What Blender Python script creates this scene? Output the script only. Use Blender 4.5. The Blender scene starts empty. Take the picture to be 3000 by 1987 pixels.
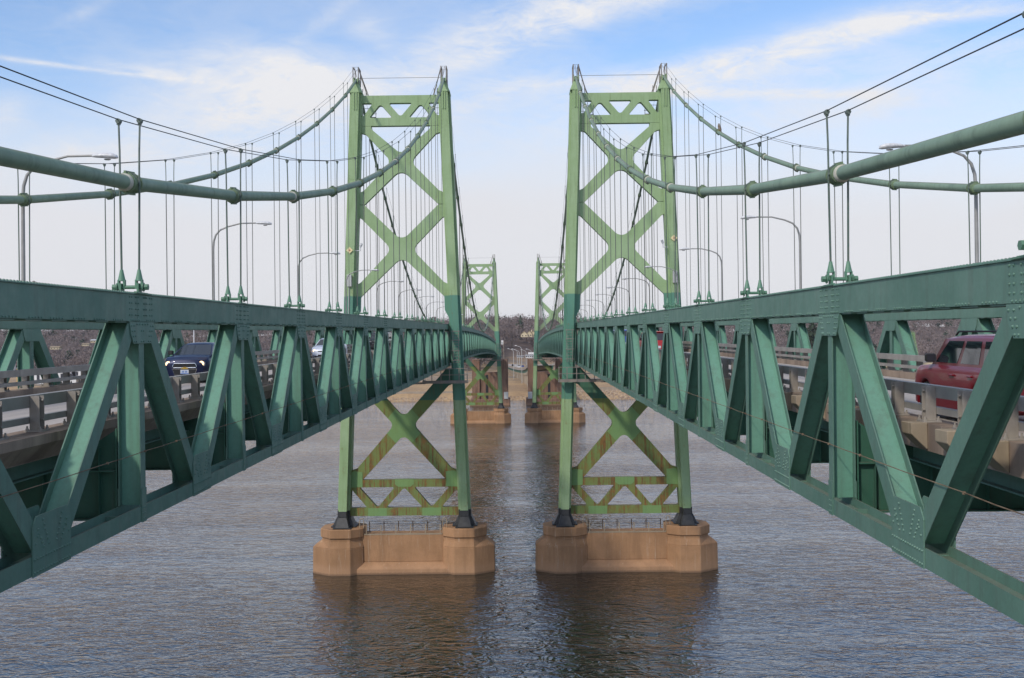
import bpy, bmesh, math, random
import numpy as np
from mathutils import Vector, Matrix
from mathutils.geometry import tessellate_polygon
random.seed(7); rng = np.random.default_rng(7)
S = bpy.context.scene; C = S.collection
PI = math.pi

# ------------------------------------------------------------------ camera
CAMX, EYE = 0.64, 22.22
cd = bpy.data.cameras.new('camera'); cam = bpy.data.objects.new('camera', cd); C.objects.link(cam)
yaw, pit, rol = -0.0063, 0.0093, -0.0113
fw = Vector((math.sin(yaw)*math.cos(pit), math.cos(yaw)*math.cos(pit), math.sin(pit)))
rt = Vector((math.cos(yaw), -math.sin(yaw), 0)); up = rt.cross(fw)
r2 = rt*math.cos(rol) + up*math.sin(rol); u2 = -rt*math.sin(rol) + up*math.cos(rol)
mw = Matrix((( r2.x, u2.x, -fw.x, CAMX), (r2.y, u2.y, -fw.y, 0.0), (r2.z, u2.z, -fw.z, EYE), (0, 0, 0, 1)))
cam.matrix_world = mw
cd.sensor_width = 36; cd.lens = 39.6; cd.clip_start = 0.3; cd.clip_end = 9000
S.camera = cam

# ------------------------------------------------------------------ light, sky, exposure
SUN_EL, SUN_AZ = math.radians(38), math.radians(215)     # azimuth from +Y clockwise: behind the camera, to its left
sl = bpy.data.lights.new('sun', 'SUN'); sl.energy = 2.1; sl.angle = math.radians(3.5); sl.color = (1.0, 0.93, 0.82)
so = bpy.data.objects.new('sun', sl); C.objects.link(so)
sd = Vector((math.sin(SUN_AZ)*math.cos(SUN_EL), math.cos(SUN_AZ)*math.cos(SUN_EL), math.sin(SUN_EL)))
so.rotation_euler = sd.to_track_quat('Z', 'Y').to_euler(); so.location = (0, -50, 120)
S.view_settings.view_transform = 'Standard'; S.view_settings.look = 'None'
S.view_settings.gamma = 1.0; S.view_settings.use_curve_mapping = False; S.view_settings.exposure = 0.0
S.render.engine = 'CYCLES'
try:
    S.cycles.max_bounces = 6; S.cycles.diffuse_bounces = 3; S.cycles.glossy_bounces = 3; S.cycles.use_denoising = True
except Exception: pass

W = bpy.data.worlds.new('World'); S.world = W; W.use_nodes = True
nt = W.node_tree; nt.nodes.clear()
def wn(t, **k):
    n = nt.nodes.new(t)
    for a, b in k.items(): setattr(n, a, b)
    return n
def wl(a, b): nt.links.new(a, b)
def wmath(op, a, b=None, c=None, clamp=False):
    n = wn('ShaderNodeMath', operation=op); n.use_clamp = clamp
    for i, v in enumerate((a, b, c)):
        if v is None: continue
        if isinstance(v, (int, float)): n.inputs[i].default_value = v
        else: wl(v, n.inputs[i])
    return n.outputs[0]
sky = wn('ShaderNodeTexSky', sky_type='NISHITA', sun_disc=False)
sky.sun_elevation = SUN_EL; sky.sun_rotation = SUN_AZ; sky.air_density = 1.0; sky.dust_density = 0.6; sky.ozone_density = 1.6
tc = wn('ShaderNodeTexCoord'); sp = wn('ShaderNodeSeparateXYZ'); wl(tc.outputs['Generated'], sp.inputs[0])
dx, dy, dz = sp.outputs
def wnoise(scale, sx, sy, sz, rot=0.0, detail=6, rough=0.6, dist=0.0, w=0.0):
    m = wn('ShaderNodeMapping'); m.inputs['Scale'].default_value = (sx, sy, sz); m.inputs['Rotation'].default_value = (0, rot, 0)
    m.inputs['Location'].default_value = (w, w*1.7, w*.6)
    wl(tc.outputs['Generated'], m.inputs[0])
    n = wn('ShaderNodeTexNoise'); n.inputs['Scale'].default_value = scale; n.inputs['Detail'].default_value = detail
    n.inputs['Roughness'].default_value = rough; n.inputs['Distortion'].default_value = dist
    wl(m.outputs[0], n.inputs['Vector']); return n.outputs['Fac']
def ell(px, py, rx, ry, deg, p=1.0):
    """soft ellipse of cloud round the sky direction that the picture shows at (px, py)"""
    a, b = (px-1521)/3300, (1024-0.0113*(px-1521)-py)/3300
    L = math.sqrt(a*a+b*b+1); a, b = a/L, b/L; t = math.radians(deg)
    u = wmath('SUBTRACT', dx, a); v = wmath('SUBTRACT', dz, b)
    uu = wmath('ADD', wmath('MULTIPLY', u, math.cos(t)*3300/rx), wmath('MULTIPLY', v, math.sin(t)*3300/rx))
    vv = wmath('ADD', wmath('MULTIPLY', u, -math.sin(t)*3300/ry), wmath('MULTIPLY', v, math.cos(t)*3300/ry))
    q = wmath('ADD', wmath('MULTIPLY', uu, uu), wmath('MULTIPLY', vv, vv))
    return wmath('EXPONENT', wmath('MULTIPLY', q, -1.0))
nA = wnoise(7, 1, 1, 2.6, 0.35, 8, .62, .6)            # fibrous streaks rising to the right
nB = wnoise(22, 1, 1, 3.2, 0.3, 8, .68, 1.2, 3.1)
nC = wnoise(3.0, 1, 1, 2.2, -0.1, 5, .55, .3, 9.0)
nD = wnoise(60, 1, 1, 2.0, 0.5, 5, .7, .8, 5.0)
fib = wmath('ADD', wmath('MULTIPLY', nA, .5), wmath('ADD', wmath('MULTIPLY', nB, .38), wmath('MULTIPLY', nD, .12)))
spots = [(790, 250, 290, 90, -3, 1.15), (900, 205, 190, 50, -14, .6), (640, 330, 260, 50, 4, .5), (1100, 90, 60, 38, 0, .55), (1500, 75, 430, 60, 20, 1.1), (1850, 10, 330, 45, 12, .8),
         (1330, 200, 260, 26, 17, .5), (120, 180, 300, 6.5, -3.4, .85), (430, 203, 160, 12, -6, .45), (20, 330, 60, 36, 40, .55), (270, 20, 90, 16, 30, .35),
         (2250, 160, 460, 50, 12, .8), (2520, 95, 460, 32, 7, .65), (2150, 230, 500, 45, 3, .6), (2870, 40, 300, 16, -2, .55), (1650, 240, 330, 18, 2, .6), (2220, 275, 330, 15, -4, .85), (2000, 330, 500, 60, 0, .4),
         (560, 420, 480, 70, 8, .6), (1480, 250, 200, 50, 20, .35), (980, 40, 130, 22, 35, .35), (300, 470, 420, 55, 4, .7), (1700, 420, 420, 60, -4, .5), (2500, 330, 420, 50, 6, .5), (1250, 330, 260, 40, 12, .45), (2850, 180, 260, 40, 14, .5)]
acc = None
for s in spots:
    e = wmath('MULTIPLY', ell(*s[:5]), s[5]); acc = e if acc is None else wmath('ADD', acc, e)
cl = wmath('MULTIPLY', acc, wmath('ADD', wmath('MULTIPLY', wmath('SUBTRACT', fib, .5), 3.4), .62), clamp=True)
gen = wmath('MULTIPLY', wmath('SUBTRACT', wmath('ADD', wmath('MULTIPLY', nC, .55), wmath('MULTIPLY', fib, .45)), .44), 3.0, clamp=True)   # thin veil all over
gen = wmath('MULTIPLY', gen, .42)
hi_ = wn('ShaderNodeMapRange', interpolation_type='SMOOTHSTEP'); wl(dz, hi_.inputs['Value']); hi_.inputs['From Min'].default_value = .6; hi_.inputs['From Max'].default_value = .9; hi_.inputs['To Max'].default_value = .62
gen = wmath('MAXIMUM', gen, wmath('MULTIPLY', hi_.outputs[0], wmath('ADD', .6, wmath('MULTIPLY', nC, .8)), clamp=True))
el = wmath('SUBTRACT', wmath('ABSOLUTE', dz), wmath('MULTIPLY', wmath('SUBTRACT', nC, .5), .12))
mr = wn('ShaderNodeMapRange', interpolation_type='SMOOTHSTEP'); wl(el, mr.inputs['Value'])
mr.inputs['From Min'].default_value = .11; mr.inputs['From Max'].default_value = .265; mr.inputs['To Min'].default_value = .97; mr.inputs['To Max'].default_value = 0.0
veil = mr.outputs[0]
inv = wmath('MULTIPLY', wmath('SUBTRACT', 1.0, cl), wmath('MULTIPLY', wmath('SUBTRACT', 1.0, gen), wmath('SUBTRACT', 1.0, veil)))
cloud = wmath('SUBTRACT', 1.0, inv, clamp=True)
skc = wn('ShaderNodeVectorMath', operation='MULTIPLY'); wl(sky.outputs[0], skc.inputs[0]); skc.inputs[1].default_value = (1.55, 1.66, 1.85)
cc = wn('ShaderNodeMix', data_type='RGBA'); wl(veil, cc.inputs['Factor'])
cc.inputs[6].default_value = (8.5, 8.55, 8.85, 1); cc.inputs[7].default_value = (7.8, 7.8, 8.15, 1)
mx = wn('ShaderNodeMix', data_type='RGBA'); wl(cloud, mx.inputs['Factor']); wl(skc.outputs[0], mx.inputs[6]); wl(cc.outputs[2], mx.inputs[7])
bg = wn('ShaderNodeBackground'); bg.inputs['Strength'].default_value = 0.1; wl(mx.outputs[2], bg.inputs['Color'])
wo = wn('ShaderNodeOutputWorld'); wl(bg.outputs[0], wo.inputs[0])

# ------------------------------------------------------------------ materials
def mat(name, rough=.6, metal=0.0, spec=.5):
    m = bpy.data.materials.new(name); m.use_nodes = True; b = m.node_tree.nodes['Principled BSDF']
    b.inputs['Roughness'].default_value = rough; b.inputs['Metallic'].default_value = metal
    b.inputs['Specular IOR Level'].default_value = spec
    return m, m.node_tree, b
class NG:
    def __init__(s, nt): s.nt = nt
    def n(s, t, **k):
        n = s.nt.nodes.new(t)
        for a, b in k.items(): setattr(n, a, b)
        return n
    def l(s, a, b): s.nt.links.new(a, b)
    def noise(s, vec, scale, detail=4, rough=.6, dist=0):
        n = s.n('ShaderNodeTexNoise'); n.inputs['Scale'].default_value = scale; n.inputs['Detail'].default_value = detail
        n.inputs['Roughness'].default_value = rough; n.inputs['Distortion'].default_value = dist
        s.l(vec, n.inputs['Vector']); return n.outputs['Fac']
    def map(s, vec, sc, loc=(0,0,0)):
        m = s.n('ShaderNodeMapping'); m.inputs['Scale'].default_value = sc; m.inputs['Location'].default_value = loc; s.l(vec, m.inputs[0]); return m.outputs[0]
    def ramp(s, f, a, b, lo=0., hi=1., smooth=True):
        m = s.n('ShaderNodeMapRange', interpolation_type='SMOOTHSTEP' if smooth else 'LINEAR'); s.l(f, m.inputs['Value'])
        m.inputs['From Min'].default_value = a; m.inputs['From Max'].default_value = b; m.inputs['To Min'].default_value = lo; m.inputs['To Max'].default_value = hi
        return m.outputs[0]
    def mix(s, f, a, b):
        m = s.n('ShaderNodeMix', data_type='RGBA')
        for v, i in ((f, 0), (a, 6), (b, 7)):
            if isinstance(v, (int, float)): m.inputs[i].default_value = v
            elif isinstance(v, tuple): m.inputs[i].default_value = (*v, 1) if len(v) == 3 else v
            else: s.l(v, m.inputs[i])
        return m.outputs[2]
    def math(s, op, a, b=0.0, clamp=False):
        n = s.n('ShaderNodeMath', operation=op); n.use_clamp = clamp
        for i, v in enumerate((a, b)):
            if isinstance(v, (int, float)): n.inputs[i].default_value = v
            else: s.l(v, n.inputs[i])
        return n.outputs[0]
    def bump(s, h, dist, b, strength=1.0):
        n = s.n('ShaderNodeBump'); n.inputs['Distance'].default_value = dist; n.inputs['Strength'].default_value = strength
        s.l(h, n.inputs['Height']); s.l(n.outputs[0], b.inputs['Normal'])

def paint(name, col, var, rustamt, rough=.42, rw=(.6, .4), rth=(.68, .82), band=None, streaks=True, dust=.55, grime=(.10, .11, .09)):
    """old bridge paint: mottled colour, rust, run-off streaks, dust on what faces up; band = (z0, z1, col2) other coat between two heights"""
    m, t, b = mat(name, rough, 0, .4); g = NG(t)
    geo = g.n('ShaderNodeNewGeometry'); P = geo.outputs['Position']; N = geo.outputs['Normal']
    sx = g.n('ShaderNodeSeparateXYZ'); g.l(P, sx.inputs[0]); nx = g.n('ShaderNodeSeparateXYZ'); g.l(N, nx.inputs[0])
    big = g.noise(P, .35, 5, .65); mid = g.noise(P, 2.2, 6, .7); fine = g.noise(P, 14, 4, .7)
    c = g.mix(g.ramp(big, .3, .7), col, var)
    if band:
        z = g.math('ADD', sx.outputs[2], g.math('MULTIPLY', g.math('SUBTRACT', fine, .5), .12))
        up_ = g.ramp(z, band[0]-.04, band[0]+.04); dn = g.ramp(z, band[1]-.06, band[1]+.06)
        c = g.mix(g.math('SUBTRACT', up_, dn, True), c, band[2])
    st = g.noise(g.map(P, (2.6, 2.6, .16)), 1.6, 6, .7)
    if streaks:
        c = g.mix(g.math('MULTIPLY', g.ramp(st, .48, .72), .35), c, grime)
    # rust
    if callable(rustamt): ra = rustamt(g, sx)
    else: ra = rustamt
    rs = g.math('ADD', g.math('MULTIPLY', g.math('ADD', g.math('MULTIPLY', mid, rw[0]), g.math('MULTIPLY', st, rw[1])), 1.0), ra)
    rm = g.ramp(rs, rth[0], rth[1])
    rc = g.mix(g.ramp(mid, .35, .65), (.115, .030, .012), (.25, .105, .030))
    c = g.mix(g.math('MULTIPLY', rm, .85), c, rc)
    du = g.math('MULTIPLY', g.ramp(nx.outputs[2], .6, .95), g.ramp(mid, .25, .7, dust*.5, dust))
    c = g.mix(du, c, (.20, .165, .13))
    c = g.mix(g.math('MULTIPLY', g.ramp(fine, .3, .75), .12), c, (.05, .05, .045))
    g.l(c, b.inputs['Base Color']); g.l(g.ramp(mid, .3, .7, rough, rough+.2), b.inputs['Roughness'])
    g.bump(fine, .002, b)
    return m
TR1, TR2 = (.105, .212, .158), (.145, .262, .20)
M = {}
M['truss'] = paint('truss_paint', TR1, TR2, .035, .46)
M['web'] = paint('truss_paint_skylit', (.135, .315, .225), (.165, .36, .265), .02, .45)  # same paint as the flanges, lightened to stand for skylight on the webs
M['gus'] = paint('gusset_paint', (.112, .222, .168), (.15, .268, .208), .05, .46, dust=.4)
M['beam'] = paint('beam_paint_shaded', (.035, .12, .075), (.05, .15, .10), .0, .5)  # bridge green darkened: the shade of the undersides is put into the colour
M['cable'] = paint('cable_paint', (.20, .29, .205), (.26, .36, .25), -.1, .5, grime=(.05, .08, .055))
M['band'] = paint('cable_band_paint', (.15, .21, .12), (.19, .27, .15), .05, .5)
def r_up(g, sx): return g.ramp(sx.outputs[2], 18, 40, .12, .075)
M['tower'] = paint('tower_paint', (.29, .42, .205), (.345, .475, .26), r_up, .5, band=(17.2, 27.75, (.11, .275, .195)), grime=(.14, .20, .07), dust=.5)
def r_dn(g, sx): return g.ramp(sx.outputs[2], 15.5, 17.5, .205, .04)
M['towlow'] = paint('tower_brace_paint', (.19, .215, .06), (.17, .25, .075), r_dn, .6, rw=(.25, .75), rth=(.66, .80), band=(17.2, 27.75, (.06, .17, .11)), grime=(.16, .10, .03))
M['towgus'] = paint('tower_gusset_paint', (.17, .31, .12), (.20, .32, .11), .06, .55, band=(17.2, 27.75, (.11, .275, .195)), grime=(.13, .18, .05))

def simple(name, col, rough=.6, metal=0, var=None, scale=3, bump=0, spec=.5, emit=None, coat=0):
    m, t, b = mat(name, rough, metal, spec); g = NG(t)
    if var:
        geo = g.n('ShaderNodeTexCoord'); n = g.noise(geo.outputs['Object'], scale, 6, .65)
        g.l(g.mix(g.ramp(n, .3, .7), col, var), b.inputs['Base Color'])
        if bump: g.bump(n, bump, b)
    else: b.inputs['Base Color'].default_value = (*col, 1)
    if emit: b.inputs['Emission Color'].default_value = (*emit[:3], 1); b.inputs['Emission Strength'].default_value = emit[3]
    if coat: b.inputs['Coat Weight'].default_value = coat; b.inputs['Coat Roughness'].default_value = .04
    return m
M['galv'] = simple('galvanised_rail', (.25, .228, .20), .5, .05, (.36, .33, .29), 1.2, .001)
M['galvd'] = simple('weathered_post', (.25, .22, .19), .6, .0, (.37, .33, .28), 2.0, .001)
M['pole'] = simple('grey_pole', (.30, .295, .275), .5, .2, (.38, .37, .35), 2)
M['lamp'] = simple('lamp_housing', (.55, .55, .55), .5, .1, (.75, .75, .76), 9)
M['rope'] = simple('wire_rope', (.10, .105, .10), .6, .3, (.17, .18, .16), 30)
M['ropeg'] = simple('painted_wire_rope', (.07, .14, .115), .55, .1, (.14, .15, .12), 20)
M['ropeu'] = simple('tarnished_wire_rope', (.17, .15, .125), .6, .2, (.11, .10, .09), 20)
M['stan'] = simple('stanchion_paint', (.10, .13, .11), .55, .1, (.16, .20, .17), 6)
M['dark'] = simple('dark_wire', (.025, .022, .02), .6)
M['rustw'] = simple('rusty_wire', (.13, .08, .045), .8, 0, (.26, .19, .12), 3)
M['ring'] = simple('sealant_ring', (.42, .40, .32), .8, 0, (.6, .58, .48), 8)
M['sock'] = simple('socket_paint', (.10, .235, .16), .5, 0, (.14, .27, .17), 6)
M['sockdk'] = simple('painted_fork', (.08, .20, .13), .5, 0, (.12, .23, .15), 6)
M['black'] = simple('black_shoe_paint', (.018, .019, .020), .5, 0, (.04, .04, .04), 1.2, .003)
M['steelg'] = simple('grey_platform_steel', (.22, .205, .19), .6, .2, (.32, .27, .22), 1.5)

def concrete(name, c1, c2, stain, streak=.6, wet=False, bump=.01):
    m, t, b = mat(name, .85, 0, .25); g = NG(t)
    geo = g.n('ShaderNodeNewGeometry'); P = geo.outputs['Position']; sx = g.n('ShaderNodeSeparateXYZ'); g.l(P, sx.inputs[0])
    big = g.noise(P, .3, 6, .65); f = g.noise(P, 6, 6, .75)
    st = g.noise(g.map(P, (1.0, 1.0, .12)), 1.0, 5, .65); st2 = g.noise(g.map(P, (3.5, 3.5, .2), (5, 3, 1)), 1.0, 5, .7)
    c = g.mix(g.ramp(big, .3, .7), c1, c2)
    c = g.mix(g.math('MULTIPLY', g.ramp(st, .42, .68), streak), c, stain)
    c = g.mix(g.math('MULTIPLY', g.ramp(st2, .58, .72), .5), c, (.60, .48, .36))
    c = g.mix(g.math('MULTIPLY', g.ramp(f, .35, .7), .22), c, tuple(x*.55 for x in c1))
    if wet:
        c = g.mix(g.math('MULTIPLY', g.ramp(g.math('ADD', sx.outputs[2], g.math('MULTIPLY', f, .3)), .22, .42, 1, 0), .8), c, (.045, .03, .02))
        pl = g.ramp(sx.outputs[2], .55, 1.3, .35, 0)
        c = g.mix(pl, c, (.46, .28, .17))
    g.l(c, b.inputs['Base Color']); g.bump(f, bump, b, .8)
    return m
M['pier'] = concrete('pier_concrete', (.47, .265, .14), (.35, .195, .10), (.22, .125, .065), .5, True)
M['curb'] = concrete('curb_concrete', (.38, .285, .21), (.30, .225, .17), (.16, .12, .095), .7)
M['curbl'] = concrete('corbel_concrete', (.40, .32, .22), (.34, .27, .19), (.22, .17, .12), .5)
M['farc'] = concrete('anchorage_concrete', (.29, .17, .115), (.23, .135, .095), (.13, .08, .055), .8, True)
M['col'] = concrete('viaduct_concrete', (.42, .35, .27), (.34, .28, .22), (.25, .2, .15), .4)
def roadmat():
    m, t, b = mat('road_surface', .85, 0, .3); g = NG(t); geo = g.n('ShaderNodeNewGeometry'); P = geo.outputs['Position']
    n = g.noise(g.map(P, (1.6, .12, 1)), 1.3, 6, .6); f = g.noise(P, 40, 3, .7)
    c = g.mix(g.ramp(n, .3, .7), (.54, .48, .43), (.43, .38, .34)); c = g.mix(g.math('MULTIPLY', f, .3), c, (.10, .09, .085))
    g.l(c, b.inputs['Base Color']); g.bump(f, .004, b); return m
M['road'] = roadmat()
M['white'] = simple('lane_paint', (.62, .61, .57), .7, 0, (.45, .44, .42), 6)
# cars
def carpaint(name, col, metal=.35): return simple(name, col, .35, metal, None, coat=.45)
M['blue'] = carpaint('blue_car_paint', (.004, .009, .048)); M['silver'] = carpaint('silver_car_paint', (.60, .64, .74), .15)
M['maroon'] = carpaint('dark_red_car_paint', (.20, .006, .014), .05); M['red'] = carpaint('red_car_paint', (.42, .012, .010), .1)
M['blackp'] = carpaint('black_car_paint', (.012, .014, .018)); M['blueb'] = carpaint('bright_blue_car_paint', (.02, .06, .30), .2)
M['tan'] = carpaint('grey_tan_car_paint', (.22, .23, .20), .3); M['whitep'] = carpaint('white_car_paint', (.7, .7, .7), 0)
M['glass'] = simple('car_window_glass', (.02, .028, .035), .04, 0, spec=1.0)
M['glassd'] = simple('dark_rear_glass', (.035, .035, .045), .15, 0, spec=.6)
M['tyre'] = simple('tyre_rubber', (.015, .015, .015), .85); M['rim'] = simple('wheel_alloy', (.45, .45, .46), .35, .8)
M['chrome'] = simple('chrome_trim', (.7, .7, .7), .18, 1.0); M['trim'] = simple('black_plastic_trim', (.015, .015, .016), .55)
M['lampon'] = simple('lit_headlight', (.9, .8, .6), .3, emit=(1.0, .60, .26, 2.6)); M['lampoff'] = simple('headlight_lens', (.5, .5, .5), .12, .3)
M['tail'] = simple('tail_light', (.45, .02, .015), .2); M['plate'] = simple('number_plate', (.62, .66, .7), .4)
M['plateb'] = simple('plate_blue_print', (.10, .22, .55), .4); M['gold'] = simple('gold_emblem', (.75, .48, .10), .3, .7)
M['redw'] = simple('red_lettering', (.45, .06, .04), .5)

# ------------------------------------------------------------------ mesh helpers
class MB:
    def __init__(s): s.v = []; s.f = []; s.mi = []; s.m = 0
    def add(s, vs, fs):
        o = len(s.v); s.v += [tuple(p) for p in vs]; s.f += [tuple(i+o for i in f) for f in fs]; s.mi += [s.m]*len(fs); return s
    def box(s, x0, x1, y0, y1, z0, z1):
        return s.add([(x0,y0,z0),(x1,y0,z0),(x1,y1,z0),(x0,y1,z0),(x0,y0,z1),(x1,y0,z1),(x1,y1,z1),(x0,y1,z1)],
                     [(0,3,2,1),(4,5,6,7),(0,1,5,4),(1,2,6,5),(2,3,7,6),(3,0,4,7)])
    def hexa(s, b, t):   # two quads, bottom and top
        return s.add(list(b)+list(t), [(0,3,2,1),(4,5,6,7),(0,1,5,4),(1,2,6,5),(2,3,7,6),(3,0,4,7)])
    def bar(s, p, q, w, h, upv=(0,0,1)):
        p = Vector(p); q = Vector(q); d = (q-p).normalized(); u = Vector(upv); r = d.cross(u)
        if r.length < 1e-4: r = d.cross(Vector((1,0,0)))
        r.normalize(); u = r.cross(d); r = r*w/2; u = u*h/2
        return s.hexa([p-r-u, p+r-u, q+r-u, q-r-u], [p-r+u, p+r+u, q+r+u, q-r+u])
    def tube(s, pts, r, n=8, cap=True):
        pts = [Vector(p) for p in pts]; rs = r if isinstance(r, (list, tuple)) else [r]*len(pts); rings = []; ref = None
        for i, p in enumerate(pts):
            d = (pts[min(i+1, len(pts)-1)]-pts[max(i-1, 0)]).normalized()
            if ref is None:
                ref = Vector((1,0,0)) if abs(d.x) < .9 else Vector((0,1,0))
            a = (ref - d*ref.dot(d)).normalized(); b = d.cross(a); ref = a
            rings.append([p + (a*math.cos(2*PI*k/n) + b*math.sin(2*PI*k/n))*rs[i] for k in range(n)])
        vs = [q for rg in rings for q in rg]; fs = []
        for i in range(len(pts)-1):
            for k in range(n): fs.append((i*n+k, i*n+(k+1)%n, (i+1)*n+(k+1)%n, (i+1)*n+k))
        if cap: fs.append(tuple(range(n-1, -1, -1))); fs.append(tuple((len(pts)-1)*n+k for k in range(n)))
        return s.add(vs, fs)
    def rivet(s, p, ax, r=.018, h=.016):
        r *= 1.25; h *= 1.35
        """low dome; ax = outward axis as (axis, sign)"""
        a, sg = ax; i, j = [k for k in range(3) if k != a]; vs = []
        for rr, hh in ((r, 0), (r*.75, h*.7)):
            for k in range(6):
                q = [0,0,0]; q[i] = rr*math.cos(k*PI/3); q[j] = rr*math.sin(k*PI/3); q[a] = sg*hh
                vs.append((p[0]+q[0], p[1]+q[1], p[2]+q[2]))
        q = [0,0,0]; q[a] = sg*h; vs.append((p[0]+q[0], p[1]+q[1], p[2]+q[2]))
        return s.add(vs, [(k, (k+1)%6, 6+(k+1)%6, 6+k) for k in range(6)]+[(6+k, 6+(k+1)%6, 12) for k in range(6)])
    def prism(s, poly, axis, a0, a1, holes=()):
        """2-D polygon (with holes) extruded along an axis; poly coordinates are the two other axes in order"""
        loops = [poly]+list(holes); flat = [p for L in loops for p in L]; i, j = [k for k in range(3) if k != axis]
        def P(p, a):
            q = [0,0,0]; q[i] = p[0]; q[j] = p[1]; q[axis] = a; return q
        tris = tessellate_polygon([[Vector((p[0], p[1], 0)) for p in L] for L in loops]); n = len(flat)
        fs = [tuple(t) for t in tris]+[tuple(k+n for k in reversed(t)) for t in tris]; o = 0
        for L in loops:
            for k in range(len(L)): fs.append((o+k, o+(k+1)%len(L), n+o+(k+1)%len(L), n+o+k))
            o += len(L)
        return s.add([P(p, a0) for p in flat]+[P(p, a1) for p in flat], fs)
    def mesh(s, name, mats, smooth=False, bevel=0):
        me = bpy.data.meshes.new(name); me.from_pydata(s.v, [], s.f)
        for m in (mats if isinstance(mats, (list, tuple)) else [mats]): me.materials.append(m)
        if any(s.mi): me.polygons.foreach_set('material_index', s.mi)
        bm = bmesh.new(); bm.from_mesh(me); bmesh.ops.recalc_face_normals(bm, faces=bm.faces)
        if bevel: bmesh.ops.bevel(bm, geom=[e for e in bm.edges if e.is_manifold and e.calc_face_angle(0) > .5], offset=bevel, segments=1, affect='EDGES', clamp_overlap=True)
        bm.to_mesh(me); bm.free()
        if smooth:
            me.polygons.foreach_set('use_smooth', [True]*len(me.polygons))
            try: me.set_sharp_from_angle(angle=math.radians(smooth if smooth is not True else 40))
            except Exception: pass
        me.update(); return me
def put(name, me, parent=None, loc=(0,0,0), rot=(0,0,0), **tags):
    o = bpy.data.objects.new(name, me); C.objects.link(o); o.location = loc; o.rotation_euler = rot
    if parent: o.parent = parent
    for k, v in tags.items(): o[k] = v
    return o
def thing(name, label, cat, loc=(0,0,0), rz=0, group=None, rx=0):
    o = bpy.data.objects.new(name, None); C.objects.link(o); o.location = loc; o.rotation_euler = (rx,0,rz)
    o.empty_display_size = .5; o['label'] = label; o['category'] = cat
    if group: o['group'] = group
    return o
def arc(c, r, a0, a1, n=5): return [(c[0]+r*math.cos(a0+(a1-a0)*k/n), c[1]+r*math.sin(a0+(a1-a0)*k/n)) for k in range(n+1)]
def rounded(pts, seg=5):
    """polygon from (x, y, radius) corners"""
    out = []; n = len(pts)
    for i, (x, y, r) in enumerate(pts):
        if r <= 0: out.append((x, y)); continue
        p = Vector((x, y)); a = Vector(pts[i-1][:2])-p; b = Vector(pts[(i+1) % n][:2])-p; la, lb = a.length, b.length; a.normalize(); b.normalize()
        ang = math.acos(max(-1, min(1, a.dot(b)))); t = min(r/math.tan(ang/2), la*.48, lb*.48); rr = t*math.tan(ang/2)
        c = p+(a+b).normalized()*(rr/math.sin(ang/2)); s0 = p+a*t-c; s1 = p+b*t-c
        a0 = math.atan2(s0.y, s0.x); a1 = math.atan2(s1.y, s1.x); d = (a1-a0+PI) % (2*PI)-PI
        for k in range(seg+1): out.append((c.x+rr*math.cos(a0+d*k/seg), c.y+rr*math.sin(a0+d*k/seg)))
    return out
def clip(poly, a, b, c):   # keep a*x+b*y<=c
    out = []
    for i in range(len(poly)):
        p, q = poly[i-1], poly[i]; fp = a*p[0]+b*p[1]-c; fq = a*q[0]+b*q[1]-c
        if (fp <= 0) != (fq <= 0):
            t = fp/(fp-fq); out.append((p[0]+(q[0]-p[0])*t, p[1]+(q[1]-p[1])*t))
        if fq <= 0: out.append(q)
    return out

# ------------------------------------------------------------------ layout of the crossing (metres; camera at Y=0, river along X)
T1, SPAN = 114.15, 225.55; T2 = T1+SPAN; YEND = T2+112.8; Y0 = -2.1
PS, NS = 7.75, 21.15; PM = SPAN/29
def Zb(y):          # underside of the bottom chord
    if y <= T1: return 18.74+.0162*y
    if y <= T2: u = (y-T1)/SPAN; return Zb(T1)+4*.82*u*(1-u)
    return Zb(T1)-.0162*(y-T2)
def slope(y): return (Zb(y+.5)-Zb(y-.5))
H = 4.26
def Zc(y):          # main cable axis
    if y <= T1: return 24.32+.01428*y+.001822*y*y
    if y <= T2: d = (y-T1-SPAN/2)/(SPAN/2); return 26.0+(Zc(T1)-26.0)*d*d
    return Zc(max(0, T1-(y-T2)))
XI, XO = 6.66, 15.45; XC = 11.12
side_nodes = [NS-16.7, NS-8.35]+[NS+PS*k for k in range(0, 12)]
main_nodes = [T1+PM*k for k in range(1, 29)]
far_nodes = [T2+7.52*k for k in range(1, 15)]

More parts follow.
